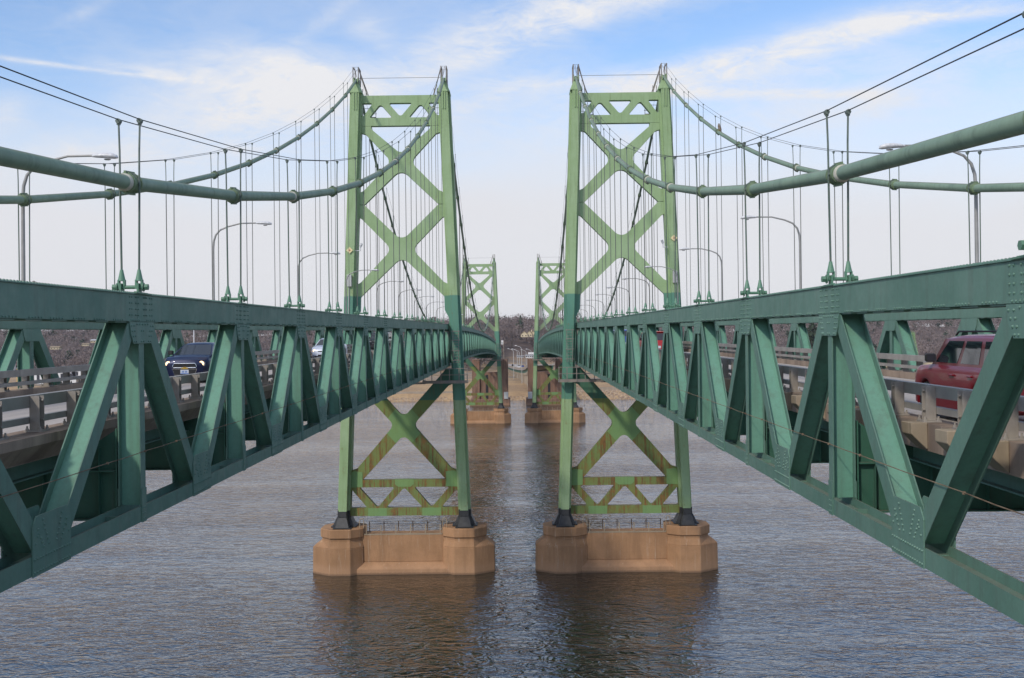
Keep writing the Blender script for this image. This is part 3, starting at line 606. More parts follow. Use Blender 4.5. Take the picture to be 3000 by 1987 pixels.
def truss_meshes(p, detail, ha=None, hb=None):
    h = p/2; R = {}; t0 = H-.47; ha = ha or h; hb = hb or h
    b = MB().box(-.21, .21, -ha, hb, t0, H-.02); b.box(-.235, .235, -ha, hb, H-.018, H)
    for s in (-1, 1): b.box(s*.21-.012, s*.21+.012, -ha+.002, hb-.002, t0-.05, t0+.0)
    nb = 9
    for k in range(nb): y = -ha+(ha+hb)*(k+.5)/nb; b.box(-.20, .20, y-.28, y+.28, t0-.075, t0-.055)
    if detail:
        n = int(p/.105)
        for k in range(n):
            y = -ha+(ha+hb)*(k+.5)/n
            for x in (-.2, .2): b.rivet((x, y, H), (2, 1), .021, .02)
            if k % 8 < 5:
                for x in (-.2225, .2225): b.rivet((x, y, t0-.025), (0, 1 if x > 0 else -1), .016, .012)
        for yy in (-.62, -.5, -.30, -.22, -.14, .14, .22, .30, .5, .62):
            for zz in (.07, .18, .29, .40):
                for x in (-.21, .21): b.rivet((x, yy, t0+zz), (0, 1 if x > 0 else -1), .017, .014)
        for x in (-.2115, .2115): b.box(x-.002, x+.002, -.2, -.194, t0, H-.02)
    R['top'] = b.mesh('top_chord', M['truss'])
    b = MB()
    for s in (-1, 1): b.box(s*.21-.0, s*.186, -ha, hb, 0, .29)
    b.box(-.186, .186, -ha, hb, .12, .14)
    if detail:
        for yy in (-.05, .05):
            for zz in (.05, .15, .25):
                for x in (-.228, .228): b.rivet((x, yy, zz), (0, 1 if x > 0 else -1), .015, .012)
    for s in (-1, 1): b.box(s*.211, s*.228, -.13, .13, -.015, .62)
    b.box(-.2, .2, -.9, -.86, .142, .22)
    R['bot'] = b.mesh('bottom_chord', M['truss'])
    for nm, s, hh in (('dA', -1, ha), ('dB', 1, hb)):
        R[nm] = ibeam_poly(MB(), (s*(hh-.36), .30), (s*.44, t0-.06), .34, .02).mesh('diagonal', [M['truss'], M['web']])
    R['ver'] = ibeam_poly(MB(), (0, .30), (0, t0-.06), .27, .018).mesh('vertical', [M['truss'], M['web']])
    # gussets: top and bottom
    gt = [(-.68, t0-.06), (-.60, t0-.30), (-.48, t0-.46), (.48, t0-.46), (.60, t0-.30), (.68, t0-.06)]
    b = MB()
    for s in (-1, 1): b.prism(gt, 0, s*.213, s*.232)
    if detail:
        for x in (-.232, .232):
            for i, (ya, za, yb, zb_) in enumerate(((-.6, t0-.13, -.44, t0-.42), (-.46, t0-.13, -.34, t0-.42), (.6, t0-.13, .44, t0-.42), (.46, t0-.13, .34, t0-.42))): rivrow(b, (ya, za), (yb, zb_), 4, (x,), 0)
            rivrow(b, (-.3, t0-.1), (.3, t0-.1), 5, (x,), 0)
            for zz in (.22, .42): rivrow(b, (-.06, t0-zz), (.06, t0-zz), 2, (x,), 0)
    R['gt'] = b.mesh('gusset_plate', M['gus'])
    gb = [(-.69, -.012), (.69, -.012), (.69, .70), (.55, .86), (-.55, .86), (-.69, .70)]
    b = MB()
    for s in (-1, 1): b.prism(gb, 0, s*.213, s*.233)
    b.box(-.2, .2, -.55, .55, .142, .16)
    if detail:
        for x in (-.233, .233):
            for s in (-1, 1):
                rivrow(b, (s*.60, .46), (s*.2, .42) if 0 else (s*.52, .56), 2, (x,), 0)
                rivrow(b, (s*.14, .40), (s*.34, .78), 6, (x,), 0); rivrow(b, (s*.32, .38), (s*.52, .66), 5, (x,), 0)
            rivrow(b, (-.64, .05), (.64, .05), 14, (x,), 0); rivrow(b, (-.64, .24), (.64, .24), 14, (x,), 0)
    R['gb'] = b.mesh('gusset_plate', M['gus'])
    return R
PN = 8.35
TM = {('n', 1): truss_meshes(PN, True), ('n', 0): truss_meshes(PN, False), ('j', 1): truss_meshes(PS, True, PN/2, PS/2), ('j', 0): truss_meshes(PS, False, PN/2, PS/2), ('s', 1): truss_meshes(PS, True), ('s', 0): truss_meshes(PS, False), ('m', 0): truss_meshes(PM, False), ('f', 0): truss_meshes(7.52, False)}

def socket_mesh():
    b = MB(); b.tube([(0,0,.46),(0,0,.43),(0,0,.25)], [.032, .036, .075], 10)
    for s in (-1, 1): b.box(s*.052-.016, s*.052+.016, -.045, .045, .10, .27)
    return b.mesh('socket', M['sock'], 50)
def yoke_mesh():
    b = MB(); b.tube([(-.31,0,.13),(.31,0,.13)], .036, 10)
    for s in (-1, 1):
        b.tube([(s*.27,0,.13),(s*.335,0,.13)], .062, 6)
        b.tube([(s*.235,0,.13),(s*.255,0,.13)], .085, 12)
        b.box(s*.165-.018, s*.165+.018, -.10, .10, 0.0, .20)
        b.box(s*.165-.055, s*.165+.055, -.06, .06, -.002, .03)
    b.box(-.26, .26, -.42, .42, -.004, .02)
    for s in (-1, 1):
        for k in range(6):
            for x in (-.2, .2): b.rivet((x, s*(.08+.055*k), .02), (2, 1), .016, .014)
    return b.mesh('yoke', M['sockdk'], 45)
SOCK, YOKE = socket_mesh(), yoke_mesh()
def band_mesh():
    b = MB(); n = 16
    b.tube([(0,-.25,0),(0,-.24,0),(0,.24,0),(0,.25,0)], [.15, .168, .168, .15], n)
    for s in (-1, 1): b.box(-.02, .02, -.25, .25, s*.16, s*.22); b.tube([(0, s*.16, 0), (0, s*.22, 0)], .185, n)
    for k in range(4):
        for s in (-1, 1): b.tube([(-.06, -.18+.12*k, s*.172), (.06, -.18+.12*k, s*.172)], .018, 6)
    return b.mesh('cable_band', M['band'], 40)
def ring_mesh():
    b = MB(); b.tube([(0,-.36,0),(0,-.31,0),(0,-.252,0)], [.134, .164, .166], 18); return b.mesh('sealant_ring', M['ring'], 50)
BAND, RING = band_mesh(), ring_mesh()
def stanch_mesh():
    b = MB()
    for s in (-1, 1):
        b.tube([(s*.18,0,-.02),(s*.185,0,.6),(s*.20,0,1.14)], .019, 6); b.tube([(s*.20,-.05,1.17),(s*.20,.05,1.17)], .05, 8); b.box(s*.20-.03, s*.20+.03, -.03, .03, 1.1, 1.2)
        b.tube([(s*.15,0,0),(s*.19,0,0)], .04, 8)
    return b.mesh('hand_rope_stanchion', M['stan'], 45)
STAN = stanch_mesh()
def post_mesh():
    b = MB(); b.box(-.085, .085, -.10, -.084, .032, .60); b.box(-.085, .085, .084, .10, .032, .60); b.box(-.012, .012, -.084, .084, .032, .60)
    b.box(-.15, .15, -.17, .17, 0, .03)
    for x in (-.11, .11):
        for y in (-.135, .135): b.tube([(x, y, .03), (x, y, .1)], .017, 6); b.tube([(x, y, .03), (x, y, .06)], .03, 6)
    for z in (.52, .2):
        b.tube([(.05, .06, z), (.085, .06, z)], .02, 6)
    return b.mesh('rail_post', M['galvd'])
POST = post_mesh()
def floorbeam_mesh():
    b = MB(); x0, x1 = XI+.24, XO-.24; d0, d1 = .03, 1.36
    # web with raised brackets at both ends, in plane y=0
    web = [(x0, .06), (x1, .06), (x1, 1.75), (x1-.55, 1.40), (x0+.55, 1.40), (x0, 1.75)]
    b.prism(web, 1, -.008, .008)
    b.box(x0, x1, -.17, .17, d0, .058); b.box(x0+.55, x1-.55, -.15, .15, 1.402, 1.425)
    for x in np.arange(x0+.35, x1-.2, 1.05):
        for s in (-1, 1): b.box(x-.006, x+.006, min(s*.009, s*.12), max(s*.009, s*.12), .06, 1.39)
    for x in (x0+.02, x1-.02):
        for s in (-1, 1): b.box(x-.015, x+.015, min(s*.009, s*.12), max(s*.009, s*.12), .06, 1.74)
    for k in range(12):
        for xx in (x0+.06, x1-.06):
            for s in (-1, 1): b.rivet((xx, s*.009, .15+.13*k), (1, s), .016, .014)
    b.box(x0+.05, x0+.9, -.12, .12, .93, .96)
    return b.mesh('floor_beam', M['beam'])
FB = floorbeam_mesh()
def corbel_mesh():
    b = MB(); pr = [(0, 0), (-.27, 0), (-.27, -.19), (-.02, -.44), (0, -.44)]     # x (outwards -), z
    b.prism(pr, 1, -.25, .25); return b.mesh('corbel', M['curbl'], bevel=.012)
CORB = corbel_mesh()

# ------------------------------------------------------------------ bridges
def strip_path(ys, x0, x1, z0, z1, m, name, off=0.0):
    """a bar of constant section following the grade"""
    b = MB(); vs = []
    for y in ys: z = Zb(y)+off; vs += [(x0,y,z+z0),(x1,y,z+z0),(x1,y,z+z1),(x0,y,z+z1)]
    fs = [(0,3,2,1)]; n = len(ys)
    for i in range(n-1):
        o = 4*i; fs += [(o+a, o+(a+1)%4, o+4+(a+1)%4, o+4+a) for a in range(4)]
    o = 4*(n-1); fs.append((o, o+1, o+2, o+3)); b.add(vs, fs)
    return b.mesh(name, m)
def yseq(a, b, step=7.75):
    n = max(1, int(round((b-a)/step))); return [a+(b-a)*k/n for k in range(n+1)]
def tower_meshes():
    R = {}; le = lambda z: 4.46+(48-z)*.0385-.6      # inner face of a leg
    def sym(half): return half+[(-x, z, r) for x, z, r in reversed(half) if abs(x) > 1e-6]
    ov = .3   # let the bracing run into the leg
    L = lambda z: le(z)+ov
    # top truss
    outer = [(-L(48.1), 48.1), (L(48.1), 48.1), (L(45.0), 45.02), (-L(45.0), 45.02)]
    ho = [rounded([(-4.02,47.33,.12),(-2.80,47.33,.1),(-3.72,46.05,.2),(-4.02,46.05,.12)]), rounded([(-3.2,45.84,.1),(-2.03,47.25,.28),(-.82,45.84,.1)]),
          rounded([(-1.22,47.33,.1),(1.22,47.33,.1),(0,45.9,.28)])]
    ho += [[(-x, z) for x, z in reversed(ho[0])], [(-x, z) for x, z in reversed(ho[1])]]
    R['toptruss'] = MB().prism(outer, 1, -.35, .35, ho).mesh('top_truss_brace', M['tower'])
    X1 = [(0,42.15,.65),(2.98,44.7,.35),(2.98,45.0,0),(L(45),45.0,0),(L(44.3),44.3,0),(4.08,44.34,.25),(3.55,44.18,.2),(.95,41.38,.75),(3.8,38.45,.3),(4.33,38.2,.2),(L(38.1),38.1,0),(L(37.05),37.05,0),(3.74,37.05,0),(0,40.62,.9)]
    def both(h): # half outline from top centre down the right side to bottom centre, mirrored
        l = [(-x, z, r) for x, z, r in h[1:-1]]; return rounded(h+list(reversed(l)))
    P1 = both(X1); R['x1'] = MB().prism(P1, 1, -.33, .33).mesh('cross_brace', M['tower'])
    X2 = [(0,33.32,.9),(3.74,37.0,0),(L(37),37.0,0),(L(35.8),35.8,0),(4.42,35.8,.2),(4.1,35.65,.2),(1.02,32.5,.75),(4.2,29.15,.25),(4.62,28.95,.2),(L(28.8),28.8,0),(L(25.3),25.3,0),(le(25.3),25.4,0),(4.28,26.3,.2),(4.24,27.68,.2),(0,31.75,.9)]
    P2 = both(X2); R['x2'] = MB().prism(P2, 1, -.33, .33).mesh('cross_brace', M['tower'])
    D = [(0,15.45,.65),(4.3,20.3,0),(L(20.3),20.3,0),(L(18.8),18.8,0),(4.98,18.8,.25),(4.55,18.62,.2),(.98,14.72,.6),(4.75,10.35,.25),(5.2,10.2,.2),(L(10.1),10.1,0),(L(9.25),9.25,0),(4.16,9.25,0),(0,13.75,.6)]
    PD = both(D); R['x3'] = MB().prism(PD, 1, -.33, .33).mesh('cross_brace', M['towlow'])
    g = PD
    for a, b_, c in ((1,.9,2.35+14.6*.9),(-1,.9,2.35+14.6*.9),(1,-.9,2.35-14.6*.9),(-1,-.9,2.35-14.6*.9)): g = clip(g, a, b_, c)
    R['g3'] = MB().prism(g, 1, -.352, .352).mesh('gusset_plate', M['towgus'])
    outer = [(-L(9.2), 9.22), (L(9.2), 9.22), (L(5.6), 5.58), (-L(5.6), 5.58)]
    ho = [rounded([(-4.58,8.45,.1),(-.98,8.45,.1),(-2.73,6.38,.25)]), rounded([(-1.86,6.38,.1),(0,8.42,.25),(1.86,6.38,.1)]), rounded([(-5.36,8.3,.1),(-5.46,6.4,.15),(-3.74,6.4,.1)])]
    ho += [[(-x, z) for x, z in reversed(ho[0])], [(-x, z) for x, z in reversed(ho[2])]]
    R['bot'] = MB().prism(outer, 1, -.35, .35, ho).mesh('bottom_truss_brace', M['towlow'])
    pl = []
    for q in ([(-.62,8.48),(.62,8.48),(.95,8.75),(.95,9.24),(-.95,9.24),(-.95,8.75)],):
        pl.append(q)
    for c in (-2.73, 2.73): pl.append([(c-.95,5.56),(c+.95,5.56),(c+.95,6.36),(c+.15,6.36),(c-.15,6.36),(c-.95,6.36)])
    for s in (-1, 1): pl.append([(s*4.22,8.5),(s*4.22,10.0),(s*5.0,10.1),(s*5.45,9.9),(s*5.42,8.45)])
    R['gp'] = [MB().prism(q if q[0][0] < q[1][0] else q[::-1], 1, -.375, .375).mesh('gusset_plate', M['towgus']) for q in pl]
    # leg: cross-shaped section, leaning; local x = 0 at the leg axis at z=48
    def legm(s):
        b = MB(); k = -s*.0385
        zs = [6.2, 17.2, 27.7, 38, 48.35]
        def colm(x0, x1, y0a, y0b):
            vs = []; fs = []
            for z in zs:
                u = (48.35-z)/42; yy = y0a+(y0b-y0a)*u; xs = s*(48-z)*.0385
                vs += [(xs+x0,-yy,z),(xs+x1,-yy,z),(xs+x1,yy,z),(xs+x0,yy,z)]
            fs.append((0,3,2,1))
            for i in range(len(zs)-1): o = 4*i; fs.extend([(o+a, o+(a+1)%4, o+4+(a+1)%4, o+4+a) for a in range(4)])
            o = 4*(len(zs)-1); fs.append((o,o+1,o+2,o+3)); b.add(vs, fs)
        colm(-.39, .39, 1.15, 1.55); colm(-.60, .60, .62, .70)
        # splice ribs and rivet lines as raised strips
        for z in (12.5, 22.0, 30.2, 33.5, 39.5):
            xs = s*(48-z)*.0385; u = (48.35-z)/42; yy = 1.15+.4*u; b.box(xs-.40, xs+.40, -yy-.012, -yy+.05, z-.02, z+.02)
        for z in np.arange(6.6, 48.0, .34):
            xs = s*(48-z)*.0385; u = (48.35-z)/42; yy = 1.15+.4*u
            for dxx in (-.33, .33): b.rivet((xs+dxx, -yy, z), (1, -1), .03, .02)
        for z in np.arange(46.6, 48.2, .01)[:1]:
            for dxx in (-.12, .12): b.box(dxx-.05, dxx+.05, -1.25, -1.152, 46.5, 48.3)
        return b.mesh('leg', M['tower'])
    R['leg'] = {s: legm(s) for s in (-1, 1)}
    b = MB()    # cap: tapering housing and saddle
    b.hexa([(-.60,-1.17,48.352),(.60,-1.17,48.352),(.60,1.17,48.352),(-.60,1.17,48.352)], [(-.26,-.9,49.25),(.26,-.9,49.25),(.26,.9,49.25),(-.26,.9,49.25)])
    b.box(-.62, .62, -1.2, 1.2, 48.25, 48.351)
    for s in (-1, 1): b.prism([(-1.1,49.25),(1.1,49.25),(.7,49.85),(0,50.05),(-.7,49.85)], 0, s*.2-.03, s*.2+.03)
    R['cap'] = b.mesh('saddle_housing', M['tower'])
    b = MB()
    for y in (-.75, .75): b.tube([(-.27,y,49.2),(-.27,y,50.9),(.27,y,50.9),(.27,y,49.2)], .055, 6)
    for x in (-.27, .27): b.tube([(x,-.75,50.9),(x,.75,50.9)], .05, 6)
    b.tube([(.27,-.7,50.8),(1.05,0,48.2)], .05, 6); b.tube([(.27,-.3,50.8),(1.15,.3,48.2)], .04, 5); b.tube([(-.1,-.75,50.85),(.1,-.75,49.9)], .03, 5)
    R['frame'] = {1: b.mesh('saddle_frame', M['steelg'], True)}
    b2 = MB(); b2.v = [(-x, y, z) for x, y, z in b.v]; b2.f = list(b.f); b2.mi = list(b.mi); R['frame'][-1] = b2.mesh('saddle_frame', M['steelg'], True)
    b = MB()    # shoe, origin on the pier top, foot of the leg at z 1.7 above it
    def ring4(z, xo, yo): return [(-xo,-yo,z),(xo,-yo,z),(xo,yo,z),(-xo,yo,z)]
    def frust(a, b_): b.hexa(a, b_)
    frust(ring4(1.05, .42, 1.6), ring4(1.65, .40, 1.56)); frust(ring4(.0, .72, 2.1), ring4(1.049, .42, 1.62)); frust(ring4(.001, 1.15, .95), ring4(1.05, .64, .76)); frust(ring4(1.052, .62, .73), ring4(1.652, .61, .71)); b.box(-.9, .9, -2.2, 2.2, -.001, .10); b.box(-1.25, 1.25, -1.05, 1.05, .0, .101)
    R['shoe'] = b.mesh('shoe', M['black'], bevel=.02)
    b = MB()    # walkway in front of an inner leg
    b.box(-1.0, 3.4, -2.6, -1.7, 18.62, 18.66); b.box(-1.0, 3.4, -2.64, -2.60, 18.50, 18.80); b.box(-1.04, -1.0, -2.64, -1.2, 18.50, 18.80); b.box(3.4, 3.44, -2.64, 1, 18.5, 18.8)
    b.box(3.2, 7.0, -2.4, -1.6, 18.45, 18.62)
    R['walk'] = b.mesh('platform', M['steelg'])
    b = MB()
    for x in (-1.0, -.2, .75, 1.6, 2.5, 3.35): b.box(x-.04, x+.04, -2.68, -2.61, 18.55, 20.0)
    for z in (19.98, 19.35): b.box(-1.02, 3.4, -2.67, -2.62, z-.03, z+.03); b.box(-1.04, -.99, -2.6, -1.3, z-.03, z+.03)
    R['walkrail'] = b.mesh('railing', M['steelg'])
    b = MB()
    for x in (-.28, .28): b.tube([(x,-1.75,20.9),(x,-1.75,24.2)], .03, 6)
    for k in range(12): b.tube([(-.28,-1.75,21+.28*k),(.28,-1.75,21+.28*k)], .018, 5)
    for z in (21.2, 22.2, 23.2, 24.1): b.tube([(-.42,-1.72,z),(-.42,-2.3,z),(.42,-2.3,z),(.42,-1.72,z)], .035, 5)
    R['ladder'] = b.mesh('ladder', M['steelg'])
    b = MB()
    for x in (-3.9, -3.55, 3.4, 3.75): b.tube([(x,.2,48.1),(x,.2,48.9)], .03, 5)
    b.tube([(-4.3,0,49.95),(4.3,0,49.95)], .02, 5)
    R['wires'] = b.mesh('beam_wire', M['dark'])
    b = MB()
    for s in (-1, 1):
        b.box(min(s*2.6, s*4.2), max(s*2.6, s*4.2), .5, 1.4, 46.0, 46.1)
        for x in (2.7, 3.4, 4.1): b.tube([(s*x,1.35,46.1),(s*x,1.35,47.2)], .03, 5)
        for z in (46.6, 47.15): b.tube([(s*2.6,1.35,z),(s*4.2,1.35,z)], .025, 5)
    R['cat'] = b.mesh('catwalk', M['steelg'])
    return R
TW = tower_meshes()
def light_sign(t, x, y, z):
    s = thing('diamond_sign', 'yellow diamond sign fixed to the %s tower leg' % t, 'sign', (x, y, z), group='yellow signs on the tower legs')
    put('sign_panel', MB().add([(0,0,-.34),(.34,0,0),(0,0,.34),(-.34,0,0),(0,.05,-.34),(.34,.05,0),(0,.05,.34),(-.34,.05,0)], [(0,1,2,3),(7,6,5,4),(0,4,5,1),(1,5,6,2),(2,6,7,3),(3,7,4,0)]).mesh('sign_panel', M['yel']), s)
    put('black_marking', MB().box(-.10, .10, -.012, -.003, -.03, .03).box(-.025, .025, -.013, -.004, -.07, .09).mesh('black_marking', M['redw']), s)
M['yel'] = simple('sign_yellow', (.78, .66, .36), .5)

def bridge(sg, label):
    B = thing('suspension_bridge', label, 'bridge', (0, 0, 0), group='twin green suspension bridges')
    X = lambda v: sg*v
    def ifset(a, b): return (min(a, b), max(a, b))
    # towers
    for T in (T1, T2):
        tw = put('tower', None, B, (X(XC), T, 0))
        for s in (-1, 1):
            put('leg', TW['leg'][s], tw, (s*4.46, 0, 0)); put('saddle_housing', TW['cap'], tw, (s*4.44, 0, 0)); put('saddle_frame', TW['frame'][-s], tw, (s*4.44, 0, 0))
            put('shoe', TW['shoe'], tw, (s*(4.46+(48-5.4)*.0385), 0, 4.55))
        for n, k in (('top_truss_brace', 'toptruss'), ('cross_brace', 'x1'), ('cross_brace', 'x2'), ('cross_brace', 'x3'), ('bottom_truss_brace', 'bot'), ('gusset_plate', 'g3')): put(n, TW[k], tw)
        for m_ in TW['gp']: put('gusset_plate', m_, tw)
        put('top_wire', TW['wires'], tw); put('catwalk', TW['cat'], tw)
        # walkway, ladder at the leg beside the gap
        xl = -sg*(4.46+(48-19)*.0385)
        o = put('platform', TW['walk'], tw, (xl, 0, .42)); o.scale.x = sg; o = put('railing', TW['walkrail'], tw, (xl, 0, .42)); o.scale.x = sg
        put('ladder', TW['ladder'], tw, (-sg*(4.46+(48-22.5)*.0385), 0, 0))
        b = MB(); xb = -sg*4.35; b.box(xb-.3, xb+.3, -1.2, -.7, 22.3, 22.75)
        for x in (-.28, .28): b.box(xb+x-.03, xb+x+.03, -1.2, -1.14, 22.75, 24.1)
        for z in (23.2, 24.1): b.box(xb-.3, xb+.3, -1.2, -1.15, z-.03, z+.03)
        put('inspection_cage', b.mesh('inspection_cage', M['steelg']), tw)
        b = MB(); xo = sg*(4.46+(48-33)*.0385)
        b.tube([(xo-sg*.5,-1.35,32.3),(xo-sg*1.0,-1.35,32.3),(xo-sg*1.0,-1.35,32.75)], .05, 6); b.tube([(xo-sg*1.0,-1.4,32.7),(xo-sg*1.15,-1.5,33.0)], .12, 8)
        put('camera_bracket', b.mesh('camera_bracket', M['lamp']), tw)
        xo = sg*(4.46+(48-29.5)*.0385); put('junction_box', MB().box(xo-.22, xo+.22, -1.62, -1.36, 28.7, 29.9).mesh('junction_box', M['ltan'], bevel=.02), tw)
        b = MB().tube([(xo+sg*.05,-1.45,28.7),(xo+sg*.25,-1.5,22)], .04, 6); put('conduit', b.mesh('conduit', M['ltan']), tw)
    # trusses
    def truss(xx, nodes, key, p, ndetail=0):
        tr = put('stiffening_truss', None, B, (X(xx), 0, 0))
        for i, y in enumerate(nodes):
            ky = key if key != 's' or y > NS+1 else ('j' if y > NS-1 else 'n')
            R = TM[(ky, 1 if key == 's' and y < 62 and xx < 10 else 0)]; a = math.atan(slope(y)); loc = (0, y, Zb(y)); rot = (a, 0, 0)
            put('top_chord', R['top'], tr, loc, rot); put('bottom_chord', R['bot'], tr, loc, rot)
            put('diagonal', R['dA'], tr, loc, rot); put('diagonal', R['dB'], tr, loc, rot); put('vertical', R['ver'], tr, loc, rot); put('gusset_plate', R['gt'], tr, loc, rot)
            yb = y+(PN if ky == 'n' else p)/2; put('gusset_plate', R['gb'], tr, (0, yb, Zb(yb)), (math.atan(slope(yb)), 0, 0))
        return tr
    for xx in (XI, XO):
        truss(xx, side_nodes+[NS+PS*12-.0], 's', PS); truss(xx, [T1+PM*(k+1) for k in range(28)], 'm', PM); truss(xx, far_nodes, 'f', 7.52)
    # suspenders, bands, cables
    for xx in (XI, XO):
        def cx(y): return xx + ((XI if xx < 10 else XO) and (.02 if xx < 10 else .1))*min(1, max(0, y/T1))
        nodes = [y for y in side_nodes]+main_nodes+[y for y in far_nodes if y < T2+105]
        top = T1; pts = [(X(cx(Y0-8)), Y0-8, Zc(Y0-8))]+[(X(cx(y)), y, Zc(y)) for y in side_nodes]+[(X(cx(T1)), T1-1.0, Zc(T1)-.25),(X(cx(T1)), T1, Zc(T1)+.1),(X(cx(T1)), T1+1.0, Zc(T1)-.25)]+[(X(cx(y)), y, Zc(y)) for y in main_nodes]+[(X(cx(T1)), T2-1, Zc(T1)-.25),(X(cx(T1)), T2, Zc(T1)+.1),(X(cx(T1)), T2+1, Zc(T1)-.25)]+[(X(cx(y)), y, Zc(y)) for y in far_nodes]
        mc = put('main_cable', MB().tube(pts, .136, 20).mesh('main_cable', M['cable'], 60), B)
        for y in nodes:
            z = Zc(y); sl_ = math.atan((Zc(y+1)-Zc(y-1))/2); x = X(cx(y)); near = y < 120
            bd = put('cable_band', BAND, mc, (x, y, z), (sl_, 0, 0))
            if near and random.random() < .6: o = put('sealant_ring', RING, mc, (x, y, z), (sl_, 0, 0))
            if y > T2: continue
            put('hand_rope_stanchion', STAN, mc, (x, y, z))
            zt = Zb(y)+H
            if z-zt < .75: continue
            b = MB(); dz_ = max(0, .6 if z-zt > 2 else .3)
            n = 6 if near else 4; r = .021 if near else .028
            for s in (-1, 1):
                pz = [(x+s*.165, y, zt+.44), (x+s*.183, y, z-.05)]
                b.tube(pz, r, n, False)
            b.tube([(x+.183*math.cos(PI*k/8), y, z-.05+.235*math.sin(PI*k/8)) for k in range(9)], r, n, False)
            mrope = (M['ropeg'] if y < 45 else M['rope']) if near else M['ropeu']
            su = put('suspender', b.mesh('suspender', mrope, 60), B)
            if y < 180:
                for s in (-1, 1): put('socket', SOCK, su, (x+s*.165, y, zt))
                put('yoke', YOKE, su, (x, y, zt))
        for s in (-1, 1):
            hp_ = [(X(cx(y))+s*.20, y, Zc(y)+1.2) for y in [Y0-8]+side_nodes]+[(X(cx(T1))+s*.2, T1, Zc(T1)+1.35)]+[(X(cx(y))+s*.20, y, Zc(y)+1.2) for y in main_nodes]+[(X(cx(T1))+s*.2, T2, Zc(T1)+1.35)]
            put('hand_rope', MB().tube(hp_, .011, 5).mesh('hand_rope', M['dark']), B)
    # messenger wire clipped to the inside truss
    b = MB(); ys = [Y0]+[y+d for y in side_nodes for d in (-PS/4, 0, PS/4)]; ys = sorted(ys); xw = X(XI)-sg*.245
    pts = []
    for i, y in enumerate(ys):
        pts.append((xw, y, Zb(y)+1.31-.006*(i % 2)))
        if i < len(ys)-1: ym = (y+ys[i+1])/2; pts.append((xw, ym, Zb(ym)+1.298))
    b.tube(pts, .008, 5)
    for y in ys[1:]: b.box(xw-.018, xw+.018, y-.016, y+.016, Zb(y)+1.285, Zb(y)+1.325)
    put('messenger_wire', b.mesh('messenger_wire', M['rustw']), B)
    # deck
    ya = yseq(Y0, YEND)
    a0, a1 = ifset(X(7.42), X(14.68)); road_l, road_r = ifset(X(7.86), X(14.24))
    dk = put('deck', strip_path(ya, a0, a1, 1.43, 1.65, M['road'], 'deck'), B)
    for xa, xb in ((7.42, 7.86), (14.24, 14.68)):
        a, b_ = ifset(X(xa), X(xb)); put('curb', strip_path(ya, a, b_, 1.652, 1.88, M['curb'], 'curb'), dk)
        a, b_ = ifset(X(xa-.002 if xa < 10 else xb+.002), X(xa-.03 if xa < 10 else xb+.03)); put('fascia', strip_path(ya, a, b_, 1.42, 1.875, M['curb'], 'fascia'), dk)
    # haunch
    if sg < 0:
        b = MB(); vs = []; n = len(ya)
        for y in ya: z = Zb(y); vs += [(-7.38,y,z+1.885),(-7.13,y,z+1.885),(-7.13,y,z+1.73),(-7.38,y,z+1.44)]
        fs = [(0,1,2,3)]+[(4*i+a, 4*i+(a+1)%4, 4*i+4+(a+1)%4, 4*i+4+a) for i in range(n-1) for a in range(4)]; b.add(vs, fs); put('haunch', b.mesh('haunch', M['curb']), dk)
    for xx in (8.0, 9.9, 12.2, 14.1):
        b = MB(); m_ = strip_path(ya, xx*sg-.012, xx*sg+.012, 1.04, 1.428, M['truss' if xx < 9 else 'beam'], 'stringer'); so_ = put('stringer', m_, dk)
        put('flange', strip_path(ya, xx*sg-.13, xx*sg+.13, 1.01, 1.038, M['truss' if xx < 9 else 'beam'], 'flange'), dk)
    # lane lines
    yl = yseq(Y0, YEND); 
    for xl in (8.05, 14.05): put('edge_line', strip_path(yl, X(xl)-.06, X(xl)+.06, 1.6535, 1.656, M['white'], 'edge_line'), dk)
    b = MB()
    for y in np.arange(Y0, T2, 12.0):
        z0, z1 = Zb(y)+1.656, Zb(y+3)+1.656; b.add([(X(11.05)-.06,y,z0),(X(11.05)+.06,y,z0),(X(11.05)+.06,y+3,z1),(X(11.05)-.06,y+3,z1)], [(0,1,2,3)])
    o = put('lane_dashes', b.mesh('lane_dashes', M['white']), dk)
    for y in side_nodes+[NS+PS*12]+main_nodes+far_nodes:
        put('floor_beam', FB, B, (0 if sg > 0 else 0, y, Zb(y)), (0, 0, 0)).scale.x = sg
    # corbels under the guard rail posts of the right bridge
    yp = [18.95+1.55*k for k in range(-11, 62)]
    if sg > 0:
        for y in yp: put('corbel', CORB, dk, (7.388, y, Zb(y)+1.885), (0, 0, 0))
    # lateral plates on the bottom chord
    return B, yp
BL, yp = bridge(-1, 'left of the two green suspension bridges, with oncoming cars on its deck')
BR, _ = bridge(1, 'right of the two green suspension bridges, with cars driving away on its deck')

def guard_rail(sg, xx, face, label):
    """face = +1 when the rails sit on the side away from the gap"""
    g = thing('guard_rail', label, 'guard rail', (0, 0, 0), group='grey steel guard rails'); x = sg*xx
    ymain = [T1+1.555*k for k in range(1, 144)]
    for y in yp+ymain:
        if y > T1-1 and y < T1+1: continue
        o = put('rail_post', POST, g, (x, y, Zb(y)+1.88+.003), (math.atan(slope(y)), 0, 0)); o.scale.x = -sg*face
    ya = yseq(Y0, T2)
    q = x+sg*face*.15
    put('top_rail', strip_path(ya, q-.075, q+.075, 2.29, 2.49, M['galv'], 'top_rail'), g)
    put('lower_rail', strip_path(ya, q-.06, q+.06, 2.02, 2.13, M['galv'], 'lower_rail'), g)
    for k in range(0, 12):
        y = NS-2*PS+7.75*1.2*k; b = MB().box(q-.078, q+.078, y-.006, y+.006, Zb(y)+2.285, Zb(y)+2.495); put('rail_joint', b.mesh('rail_joint', M['dark']), g)
